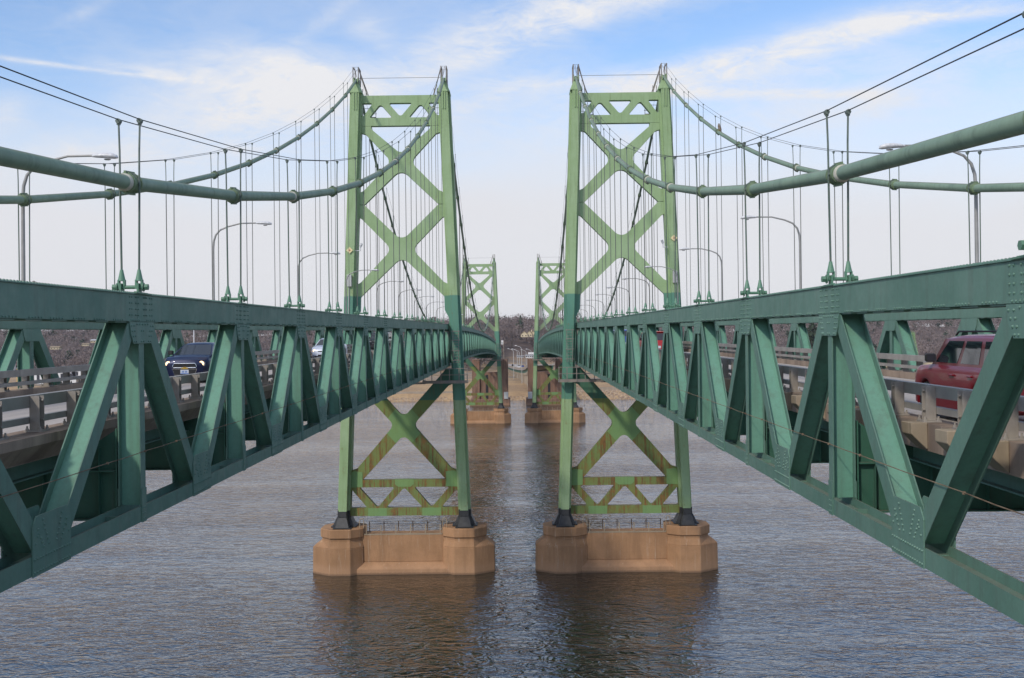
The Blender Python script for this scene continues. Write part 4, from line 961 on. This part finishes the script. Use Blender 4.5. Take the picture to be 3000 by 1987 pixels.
guard_rail(-1, 7.50, 1, 'grey two-rail guard rail along the inner curb of the left bridge'); guard_rail(-1, 14.5, -1, 'grey two-rail guard rail along the far curb of the left bridge')
guard_rail(1, 7.50, 1, 'grey two-rail guard rail along the inner curb of the right bridge'); guard_rail(1, 14.5, -1, 'grey two-rail guard rail along the far curb of the right bridge')

light_sign('outer left', -16.25, T1-1.45, 32.35); light_sign('outer right', 16.25, T1-1.45, 33.2)

# ------------------------------------------------------------------ street lamps
def lamp_meshes():
    h0 = 0; b = MB()
    top = 8.0
    b.tube([(0,0,0),(0,0,3),(0,0,6.55),(.03,0,7.0),(.14,0,7.35),(.38,0,7.62),(.8,0,7.80),(1.5,0,7.97),(2.4,0,7.98)], [.078,.070,.060,.057,.054,.048,.043,.038,.036], 10)
    pole = b.mesh('pole', M['pole'], 50)
    b = MB(); b.tube([(2.32,0,7.98),(2.45,0,7.99),(2.7,0,8.0),(2.95,0,7.98),(3.1,0,7.93),(3.16,0,7.88)], [.05,.085,.115,.125,.095,.03], 10)
    b.v = [(x, y*1.15, 7.93+(z-7.93)*.75) for x, y, z in b.v]
    head = b.mesh('lamp_head', M['lamp'], 60)
    b = MB(); b.tube([(2.82,0,7.86),(2.82,0,7.83)], [.12,.09], 12); lens = b.mesh('lens', M['lampoff'], 50)
    b = MB().box(-.22, .30, -.12, .12, .0, .05).box(-.05, .28, -.03, .03, .6, .9); br = b.mesh('bracket', M['truss'])
    return pole, head, lens, br
LM = lamp_meshes()
names = ['first', 'second', 'third', 'fourth', 'fifth', 'sixth', 'seventh', 'eighth', 'ninth', 'tenth', 'eleventh', 'twelfth']
ylamps = [NS+PS*k+.55 for k in (2, 5, 8, 11)]+[T1+PM*k+.4 for k in (2, 5, 8, 11, 14, 17, 20, 23)]
for sg, side in ((-1, 'left'), (1, 'right')):
    for i, y in enumerate(ylamps):
        z = Zb(y)+1.95
        t = thing('street_lamp', '%s curved grey street lamp from the camera on the outer side of the %s bridge' % (names[i], side), 'street lamp', (sg*15.76, y, z-.47), 0 if sg < 0 else PI, 'street lamps along the bridges')
        for nm, me in zip(('pole', 'lamp_head', 'lens', 'bracket'), LM):
            put(nm, me, t)

# ------------------------------------------------------------------ river piers
def pier(sg, T, label):
    t = thing('bridge_pier', label, 'pier', (sg*11.18, T, 0), group='brown concrete river piers')
    def loft(P0, z0, P1, z1, b):
        n = len(P0); b.add([(x, y, z0) for x, y in P0]+[(x, y, z1) for x, y in P1], [tuple(range(n-1, -1, -1)), tuple(range(n, 2*n))]+[(k, (k+1)%n, n+(k+1)%n, n+k) for k in range(n)])
    for s in (-1, 1):
        cx = s*6.1
        lo = [(3.0,-1.0),(3.0,1.0),(1.05,2.6),(-.95,2.6),(-2.1,1.5),(-2.1,-1.5),(-.95,-2.6),(1.05,-2.6)]; hi = [(2.08,-1.0),(2.08,1.0),(1.0,2.35),(-.9,2.35),(-2.0,1.35),(-2.0,-1.35),(-.9,-2.35),(1.0,-2.35)]
        lo = [(cx+s*x, y) for x, y in lo]; hi = [(cx+s*x, y) for x, y in hi]; lo2 = [(cx+(x-cx)*1.02, y*1.03) for x, y in lo]
        b = MB(); loft(lo2, -2, lo, 2.65, b); put('shaft', b.mesh('shaft', M['pier'], bevel=.05), t)
        b = MB(); loft(lo, 2.652, hi, 3.35, b); put('shoulder', b.mesh('shoulder', M['pier'], bevel=.03), t)
        b = MB(); loft([(cx+(x-cx)*.995, y*.995) for x, y in hi], 3.352, [(cx+(x-cx)*.995, y*.995) for x, y in hi], 3.62, b); put('neck', b.mesh('neck', M['pier']), t)
        cap = [(cx+(x-cx)*1.07, y*1.07) for x, y in hi]; b = MB(); loft(cap, 3.622, cap, 4.52, b); put('cap', b.mesh('cap', M['pier'], bevel=.06), t)
    b = MB().box(-4.3, 4.3, -1.35, 1.35, 1.12, 3.8); put('web_wall', b.mesh('web_wall', M['pier'], bevel=.04), t)
    b = MB(); b.hexa([(-4.6,-2.15,-2),(4.6,-2.15,-2),(4.6,2.15,-2),(-4.6,2.15,-2)], [(-4.6,-2.1,.5),(4.6,-2.1,.5),(4.6,2.1,.5),(-4.6,2.1,.5)]); b.hexa([(-4.6,-2.1,.502),(4.6,-2.1,.502),(4.6,2.1,.502),(-4.6,2.1,.502)], [(-4.2,-1.36,1.119),(4.2,-1.36,1.119),(4.2,1.36,1.119),(-4.2,1.36,1.119)])
    put('footing', b.mesh('footing', M['pier'], bevel=.03), t)
    r = thing('pier_railing', 'rusty railing on top of the ' + label, 'railing', (sg*11.18, T, 3.8), group='rusty pier railings')
    for k in range(6):
        x = -3.7+7.4*k/5; put('post', MB().box(x-.045, x+.045, -1.25, -1.17, 0, 1.0).mesh('post', M['curbl']), r)
        put('post', MB().box(x-.045, x+.045, 1.17, 1.25, 0, 1.0).mesh('post', M['rustw']), r)
    for z in (.25, .5, .75, .98):
        for y in (-1.21, 1.21): put('rail_wire', MB().tube([(-3.7,y,z),(3.7,y,z)], .018, 5).mesh('rail_wire', M['rustw']), r)
    put('kerb_beam', MB().box(-3.9, 3.9, -1.36, -1.12, .003, .12).mesh('kerb_beam', M['curbl']), r)
    for x in (-4.15, 4.15):
        put('ladder_hoop', MB().tube([(x-.2,-1.25,0),(x-.2,-1.25,1.45),(x-.12,-1.25,1.6),(x,-1.25,1.65),(x+.12,-1.25,1.6),(x+.2,-1.25,1.45),(x+.2,-1.25,0)], .04, 6).mesh('ladder_hoop', M['curbl']), r)
pier(-1, T1, 'near left brown concrete pier standing in the river'); pier(1, T1, 'near right brown concrete pier standing in the river')
pier(-1, T2, 'far left brown concrete pier standing in the river'); pier(1, T2, 'far right brown concrete pier standing in the river')

# ------------------------------------------------------------------ vehicles
def smooth(x, pts):
    for (a, fa), (b, fb) in zip(pts, pts[1:]):
        if x <= b: u = 0 if b == a else (x-a)/(b-a); u = max(0, min(1, u)); u = u*u*(3-2*u); return fa+(fb-fa)*u
    return pts[-1][1]
def vehicle(name, label, cat, loc, away, sp, paint_, lit=False, front='sedan'):
    """local +Y is the front; sp: L W H belt hood nose tail, cowl, roof0, roof1, back (y positions from the front), gc, wr, axles"""
    L, Wd, Hh = sp['L'], sp['W']/2, sp['H']; yf = L/2
    a = math.atan(slope(loc[1])); t = thing(name, label, cat, loc, 0 if away else PI, 'vehicles on the bridges', a if away else -a)
    ax = [yf-sp['ax0'], yf-sp['ax1']]; wr = sp['wr']; ar = wr+.055; gc = sp['gc']
    top = [(-yf, sp['tail']-.12), (-yf+.08, sp['tail']), (-yf+.5, sp['belt']), (yf-sp['cowl'], sp['belt']), (yf-sp['cowl']+.15, sp['belt']-.02), (yf-.42, sp['hood']), (yf-.06, sp['nose']), (yf, sp['nose']-.1)]
    n = 64; V = []; F = []; m_ = 0
    for i in range(n+1):
        u = i/n; y = -yf+L*u; zt = smooth(y, top); e = min(1, (yf-abs(y))/.38); w = Wd*(.80+.20*math.sin(e*PI/2)) if e < 1 else Wd
        zb_ = gc+(.10*(1-min(1, (yf-abs(y))/.5))); zs = zb_
        for ya in ax:
            d = abs(y-ya)
            if d < ar: zs = max(zs, wr+math.sqrt(ar*ar-d*d)-.0)
        zs = min(zs, zt-.16); zm = max(zs+.05, zb_+(zt-zb_)*.52)
        sec = [(0, zb_), (w*.70, zb_), (w*.72, max(zs-.0, zb_+.02)), (w*.955, zs), (w*.985, zs+.02), (w*1.0, zm), (w*.985, zm+(zt-zm)*.55), (w*.94, zt-.05), (w*.88, zt), (w*.5, zt+.025), (0, zt+.035)]
        ring = [(x, y, z) for x, z in sec]+[(-x, y, z) for x, z in reversed(sec[1:-1])]; m_ = len(ring); V += ring
    F = [(i*m_+k, i*m_+(k+1)%m_, (i+1)*m_+(k+1)%m_, (i+1)*m_+k) for i in range(n) for k in range(m_)]+[tuple(range(m_)), tuple(n*m_+k for k in reversed(range(m_)))]
    put('body', MB().add(V, F).mesh('body', M[paint_], 38), t)
    # greenhouse: frustum with rounded roof
    yb0, yb1 = yf-sp['cowl']+.05, yf-sp['back']; yr0, yr1 = yf-sp['roof0'], yf-sp['roof1']; zb0 = sp['belt']-.03; wb, wr_ = Wd*.90, Wd*sp.get('tumble', .72)
    def gp(u, v, side):   # u 0 rear..1 front, v 0 belt..1 roof
        yy = (yb1+(yr1-yb1)*v)*(1-u)+(yb0+(yr0-yb0)*v)*u; return (side*(wb+(wr_-wb)*v), yy, zb0+(Hh-.05-zb0)*v)
    V = []; nv, nu = 5, 9; F = []
    secs = []
    for i in range(nu):
        u = i/(nu-1); ring = []
        for v in (0, .35, .7, .93): ring.append(gp(u, v, 1))
        x, y, z = gp(u, 1, 1); dr = .07*abs(2*u-1)**4; ring += [(x*.975, y, z-.01-dr*.5), (x*.90, y, z+.022-dr*.8), (x*.72, y, z+.040-dr), (x*.35, y, z+.05-dr)]
        ring += [(-q[0], q[1], q[2]) for q in reversed(ring)]; secs.append(ring)
    m2 = len(secs[0]); V = [q for r in secs for q in r]
    F = [(i*m2+k, i*m2+k+1, (i+1)*m2+k+1, (i+1)*m2+k) for i in range(nu-1) for k in range(m2-1)]+[tuple(range(m2)), tuple((nu-1)*m2+k for k in reversed(range(m2)))]
    put('roof', MB().add(V, F).mesh('roof', M[paint_], 38), t)
    def pane(nm, q, m=None, th=.006):
        q = [Vector(p) for p in q]; nn = (q[1]-q[0]).cross(q[2]-q[0]).normalized(); b = MB()
        b.hexa([p-nn*.02 for p in q], [p+nn*th for p in q]); put(nm, b.mesh(nm, m or M['glass'], 30), t)
    # side windows
    for s in (-1, 1):
        for ua, ub in sp['wins']:
            q = [gp(ua, .12, s), gp(ub, .12, s), gp(ub, .86, s), gp(ua, .86, s)]
            if ub > .93: q[2] = gp(.90, .86, s)
            if s > 0: pane('side_window', q)
            else: pane('side_window', q[::-1])
    def fr(u, v, xf): p = gp(u, v, 1); return (p[0]*xf, p[1], p[2])
    q = [fr(1,.08,.92), fr(1,.08,-.92), fr(1,.90,-.90), fr(1,.90,.90)]; pane('windscreen', q, None, .012)
    q = [fr(0,.14,-.88), fr(0,.14,.88), fr(0,.86,.85), fr(0,.86,-.85)]; pane('rear_window', q, M['glassd'], .012)
    # wheels
    for ya in ax:
        for s in (-1, 1):
            w = put('wheel', MB().tube([(s*(Wd-.22),ya,wr),(s*(Wd-.20),ya,wr),(s*(Wd-.05),ya,wr),(s*(Wd-.03),ya,wr)], [wr*.93,wr,wr,wr*.93], 24).mesh('wheel', M['tyre'], 40), t)
            b = MB(); b.tube([(s*(Wd-.035),ya,wr),(s*(Wd-.022),ya,wr)], [wr*.64,wr*.58], 20); put('rim', b.mesh('rim', M['rim'], 40), w)
    # mirrors
    for s in (-1, 1):
        p = gp(.97, .12, s); b = MB().box(p[0]+s*.02 if s > 0 else p[0]-.22, p[0]+.22 if s > 0 else p[0]-.02, p[1]-.12, p[1]-.0, p[2]+.0, p[2]+.17)
        put('mirror', b.mesh('mirror', M['trim'] if sp.get('blackmirror') else M[paint_], bevel=.03), t)
        b = MB().box(min(p[0]+s*.03, p[0]+s*.2), max(p[0]+s*.03, p[0]+s*.2), p[1]-.126, p[1]-.121, p[2]+.02, p[2]+.15); put('mirror_glass', b.mesh('mirror_glass', M['glassd']), t)
        for u_ in sp['handles']:
            q = gp(u_, 0, s); b = MB().box(min(s*(Wd*.985), s*(Wd+.03)), max(s*(Wd*.985), s*(Wd+.03)), q[1]-.10, q[1]+.10, sp['belt']-.20, sp['belt']-.165); put('door_handle', b.mesh('door_handle', M[paint_], bevel=.01), t)
    # front
    yN = yf+.004; hz = sp['nose']-.14; fwd = Wd*.80
    lm = M['lampon'] if lit else M['lampoff']
    for s in (-1, 1):
        b = MB().box(min(s*fwd*.66, s*fwd*1.08), max(s*fwd*.66, s*fwd*1.08), yf-.16, yN-.03, hz-.09, hz+.07); o = put('headlight', b.mesh('headlight', M['lampoff'], bevel=.03), t)
        put('bulb', MB().tube([(s*fwd*.90,yN-.04,hz),(s*fwd*.90,yN-.015,hz)], [.105,.09], 14).mesh('bulb', lm), o)
        if front == 'hatch':
            put('bulb', MB().tube([(s*fwd*.70,yN-.04,hz-.02),(s*fwd*.70,yN-.012,hz-.02)], [.075,.065], 14).mesh('bulb', M['lampoff']), o)
    if front == 'hatch':
        put('upper_grille', MB().prism([(-.40,hz+.02),(-.46,hz-.10),(-.42,hz-.14),(.42,hz-.14),(.46,hz-.10),(.40,hz+.02)], 1, yN-.05, yN+.006).mesh('upper_grille', M['trim']), t)
        b = MB().tube([(-.40,yN+.01,hz+.02),(-.46,yN+.01,hz-.10),(-.42,yN+.01,hz-.14),(.42,yN+.01,hz-.14),(.46,yN+.01,hz-.10),(.40,yN+.01,hz+.02),(-.40,yN+.01,hz+.02)], .014, 5); put('grille_trim', b.mesh('grille_trim', M['chrome']), t)
        put('lower_grille', MB().prism([(-.46,hz-.19),(-.38,hz-.42),(.38,hz-.42),(.46,hz-.19)], 1, yN-.05, yN+.006).mesh('lower_grille', M['trim']), t)
        b = MB().tube([(-.46,yN+.01,hz-.19),(-.38,yN+.01,hz-.42),(.38,yN+.01,hz-.42),(.46,yN+.01,hz-.19),(-.46,yN+.01,hz-.19)], .013, 5); put('grille_trim', b.mesh('grille_trim', M['chrome']), t)
        put('emblem', MB().box(-.13, .13, yN+.01, yN+.03, hz-.185, hz-.135).prism([(-.05,hz-.20),(.06,hz-.20),(.05,hz-.115),(-.06,hz-.115)], 1, yN+.01, yN+.034).mesh('emblem', M['gold']), t)
        for s in (-1, 1): put('fog_lamp_recess', MB().box(min(s*.52, s*.74), max(s*.52, s*.74), yf-.12, yN-.02, hz-.42, hz-.33).mesh('fog_lamp_recess', M['trim']), t)
        pz = hz-.30
    elif front == 'sedan':
        put('upper_grille', MB().box(-.42, .42, yN-.05, yN+.004, hz-.06, hz+.0).mesh('upper_grille', M['trim'], bevel=.01), t); put('grille_trim', MB().box(-.43, .43, yN-.04, yN+.008, hz+.004, hz+.02).mesh('grille_trim', M['chrome']), t)
        put('lower_grille', MB().box(-.42, .42, yN-.05, yN+.004, hz-.36, hz-.24).mesh('lower_grille', M['trim'], bevel=.01), t)
        for s in (-1, 1): put('fog_lamp_recess', MB().box(min(s*.52, s*.78), max(s*.52, s*.78), yf-.12, yN-.02, hz-.34, hz-.26).mesh('fog_lamp_recess', M['trim']), t)
        pz = hz-.28
    else:
        put('upper_grille', MB().box(-.50, .50, yN-.05, yN+.004, hz-.14, hz+.08).mesh('upper_grille', M['trim'], bevel=.01), t)
        b = MB().tube([(-.52,yN+.01,hz+.09),(-.50,yN+.01,hz-.16),(.50,yN+.01,hz-.16),(.52,yN+.01,hz+.09),(-.52,yN+.01,hz+.09)], .028, 6); put('grille_trim', b.mesh('grille_trim', M['chrome']), t)
        put('emblem', MB().box(-.2, .2, yN+.006, yN+.02, hz-.07, hz+.02).mesh('emblem', M['redw']), t)
        put('lower_grille', MB().box(-.7, .7, yN-.05, yN+.004, hz-.5, hz-.24).mesh('lower_grille', M['trim'], bevel=.01), t); pz = hz-.33
    pl = put('number_plate', MB().box(-.155, .155, yN+.008, yN+.022, pz-.08, pz+.08).mesh('number_plate', M['plate']), t)
    put('plate_print', MB().box(-.15, .15, yN+.0225, yN+.025, pz-.075, pz-.05).box(-.10, -.07, yN+.0225, yN+.025, pz-.03, pz+.04).box(-.05, -.02, yN+.0225, yN+.025, pz-.03, pz+.04).box(.02, .05, yN+.0225, yN+.025, pz-.03, pz+.04).box(.07, .10, yN+.0225, yN+.025, pz-.03, pz+.04).mesh('plate_print', M['plateb']), pl)
    # rear
    yR = -yf-.004
    for s in (-1, 1):
        b = MB().box(min(s*Wd*.74, s*Wd*.93), max(s*Wd*.74, s*Wd*.93), yR+.0, yR+.16, sp['belt']-.30, sp['belt']+.0); put('tail_light', b.mesh('tail_light', M['tail'], bevel=.02), t)
    pl = put('number_plate', MB().box(-.155, .155, yR-.012, yR+.004, .62, .78).mesh('number_plate', M['plate']), t)
    put('rear_bumper', MB().box(-Wd*.86, Wd*.86, yR-.03, yR+.10, gc+.16, gc+.32).mesh('rear_bumper', M['chrome' if sp.get('cbump') else 'trim'], bevel=.02), t)
    put('sill', MB().box(-Wd*.97, Wd*.97, ax[1]+ar+.05, ax[0]-ar-.05, gc-.03, gc+.06).mesh('sill', M['trim'], bevel=.01), t)
    if sp.get('rack'):
        b = MB()
        for s in (-1, 1): b.tube([(s*wr_*.80, yr1+.1, Hh-.02), (s*wr_*.80, yr1+.2, Hh+.05), (s*wr_*.80, yr0-.25, Hh+.05), (s*wr_*.80, yr0-.12, Hh-.02)], .02, 6)
        put('roof_rack', b.mesh('roof_rack', M['trim']), t)
    if sp.get('spoiler'): put('spoiler', MB().box(-wr_*.85, wr_*.85, yr1-.12, yr1+.1, Hh-.06, Hh-.02).mesh('spoiler', M[paint_], bevel=.01), t)
    return t
SED = dict(L=4.40, W=1.74, H=1.52, belt=1.03, hood=.98, nose=.87, tail=1.03, cowl=.95, roof0=1.95, roof1=3.25, back=3.95, gc=.17, wr=.33, ax0=.82, ax1=3.35, wins=((.16,.42),(.46,.80)), handles=(.22, .5), tumble=.64, blackmirror=True)
SED2 = dict(SED, L=5.0, W=1.85, H=1.49, hood=.88, nose=.74, belt=.97, cowl=1.15, roof0=2.0, roof1=3.4, back=4.3, ax0=1.0, ax1=3.8)
SUV = dict(L=4.41, W=1.756, H=1.67, belt=1.08, hood=1.03, nose=.93, tail=1.05, cowl=1.08, roof0=1.62, roof1=4.12, back=4.36, gc=.24, wr=.355, ax0=.85, ax1=3.49, wins=((.06,.25),(.31,.57),(.62,.955)), handles=(.36, .62), tumble=.80, rack=True, blackmirror=True)
SUV2 = dict(SUV, L=4.7, W=1.93, H=1.72, roof1=4.25, back=4.62, tumble=.74, spoiler=True, wins=((.08,.28),(.32,.58),(.62,.92)))
PICK = dict(L=5.3, W=2.0, H=1.88, belt=1.22, hood=1.2, nose=1.1, tail=1.2, cowl=1.35, roof0=1.95, roof1=4.6, back=5.1, gc=.32, wr=.40, ax0=.98, ax1=4.1, wins=((.06,.28),(.33,.6),(.65,.93)), handles=(.36, .66), tumble=.78, cbump=True, rack=True)
def rd(y): return Zb(y)+1.658
vehicle('car', 'dark blue compact sedan with lit headlights driving towards the camera on the left bridge', 'car', (-11.98, 44.6, rd(44.6)), False, SED, 'blue', True, 'hatch')
vehicle('car', 'silver blue sedan with lit headlights, second oncoming car on the left bridge', 'car', (-12.9, 80.5, rd(80.5)), False, SED2, 'silver', True, 'sedan')
vehicle('car', 'black sport utility vehicle with chrome grille surround, farthest oncoming vehicle on the left bridge', 'car', (-12.55, 107.5, rd(107.5)), False, PICK, 'blackp', False, 'truck')
vehicle('car', 'dark red boxy sport utility vehicle behind the nearest guard rail of the right bridge', 'car', (9.70, 21.5, rd(21.5)), True, SUV, 'maroon', False, 'truck')
RC = vehicle('car', 'bright red car at the right edge, partly hidden behind the dark red vehicle', 'car', (12.95, 23.6, rd(23.6)), True, dict(SUV2, H=1.6), 'red', False, 'sedan')
put('door_moulding', MB().box(-1.0, -.962, -1.5, 1.1, .47, .55).mesh('door_moulding', M['ltan'], bevel=.01), RC)
b = MB().prism([(-1.55,.63),(-1.2,.63),(-1.25,.72),(-1.38,.78),(-1.5,.72)], 0, -.975, -.968); put('white_logo', b.mesh('white_logo', M['wwall']), RC)
vehicle('car', 'bright red sport utility vehicle seen from behind on the right bridge', 'car', (9.55, 74.5, rd(74.5)), True, SUV2, 'red')
vehicle('car', 'bright blue pickup seen from behind, farthest vehicle on the right bridge', 'car', (9.6, 98, rd(98)), True, PICK, 'blueb')
vehicle('car', 'grey tan sport utility vehicle just right of the red one on the right bridge', 'car', (12.7, 92, rd(92)), True, SUV2, 'tan')
# tiny vehicles on the far curving road
car_b = MB().box(-.9, .9, -2.2, 2.2, .3, .95); car_b.hexa([(-.82,-1.5,.952),(.82,-1.5,.952),(.82,1.1,.952),(-.82,1.1,.952)], [(-.66,-1.1,1.45),(.66,-1.1,1.45),(.66,.5,1.45),(-.66,.5,1.45)])
for kx, side, pm, lab in ((8, -2.2, 'whitep', 'white van on the far curving road nearest the anchorages'), (9.3, -2.3, 'whitep', 'white car behind the white van on the far curving road'), (12, 2.2, 'red', 'orange red car on the far curving road'),
        (13.5, -2, 'whitep', 'small white car highest on the far curving road, by the left pillar'), (15, 2.0, 'blueb', 'blue car on the far curving road'), (17, -2, 'blackp', 'black car on the far curving road beside the left pillar')):
    i = int(kx); u = kx-i; p = Vector(ramp[i])*(1-u)+Vector(ramp[i+1])*u; d = Vector(ramp[i+1])-Vector(ramp[i])
    t = thing('far_car', lab, 'car', (p.x+side, p.y, p.z+.02), -math.atan2(d.x, d.y), 'vehicles on the far curving road')
    put('body', MB().box(-.9, .9, -2.2, 2.2, .3, .95).mesh('body', M[pm], bevel=.08), t)
    put('cabin', MB().hexa([(-.82,-1.5,.952),(.82,-1.5,.952),(.82,1.1,.952),(-.82,1.1,.952)], [(-.66,-1.1,1.5),(.66,-1.1,1.5),(.66,.5,1.5),(-.66,.5,1.5)]).mesh('cabin', M['glass']), t)
    put('wheels_axle', MB().tube([(-.85,-1.3,.33),(.85,-1.3,.33)], .33, 10).tube([(-.85,1.3,.33),(.85,1.3,.33)], .33, 10).mesh('wheels_axle', M['tyre']), t)

# ------------------------------------------------------------------ hawk on the right outer cable
def bird():
    y = 82.6; x = XO+.07; z = Zc(y)+.12; t = thing('bird', 'small hawk perched on the far cable of the right bridge', 'bird', (x, y, z), .6)
    M['feath'] = simple('brown_feathers', (.12, .08, .05), .9, 0, (.30, .25, .2), 14)
    b = MB(); b.tube([(0,-.16,.10),(0,-.06,.12),(0,.02,.26),(0,.05,.40),(0,.05,.50),(0,.06,.56),(0,.07,.60)], [.02,.06,.105,.10,.065,.062,.02], 10); b.tube([(0,.10,.545),(0,.15,.52)], [.02,.006], 6)
    put('body', b.mesh('body', M['feath'], True), t)
    for s in (-1, 1): put('wing', MB().hexa([(s*.08,-.14,.10),(s*.11,-.12,.10),(s*.11,-.06,.10),(s*.08,-.06,.10)], [(s*.09,0,.44),(s*.115,0,.44),(s*.115,.08,.44),(s*.09,.08,.44)]).mesh('wing', M['feath']), t)
    put('tail', MB().hexa([(-.05,-.20,-.12),(.05,-.20,-.12),(.05,-.17,-.12),(-.05,-.17,-.12)], [(-.04,-.14,.12),(.04,-.14,.12),(.04,-.08,.12),(-.04,-.08,.12)]).mesh('tail', M['feath']), t)
    for s in (-1, 1): put('leg', MB().tube([(s*.04,.02,.16),(s*.04,.03,0)], .014, 5).mesh('leg', M['gold']), t)
bird()

# ------------------------------------------------------------------ air
hz = bpy.data.materials.new('haze'); hz.use_nodes = True; t_ = hz.node_tree; t_.nodes.clear()
v = t_.nodes.new('ShaderNodeVolumePrincipled'); v.inputs['Color'].default_value = (.93, .95, 1, 1); v.inputs['Density'].default_value = .00006; v.inputs['Anisotropy'].default_value = .2
o_ = t_.nodes.new('ShaderNodeOutputMaterial'); t_.links.new(v.outputs[0], o_.inputs['Volume'])
put('haze', MB().box(-2700, 2700, -320, 3700, -3, 110).mesh('haze', hz), kind='stuff')
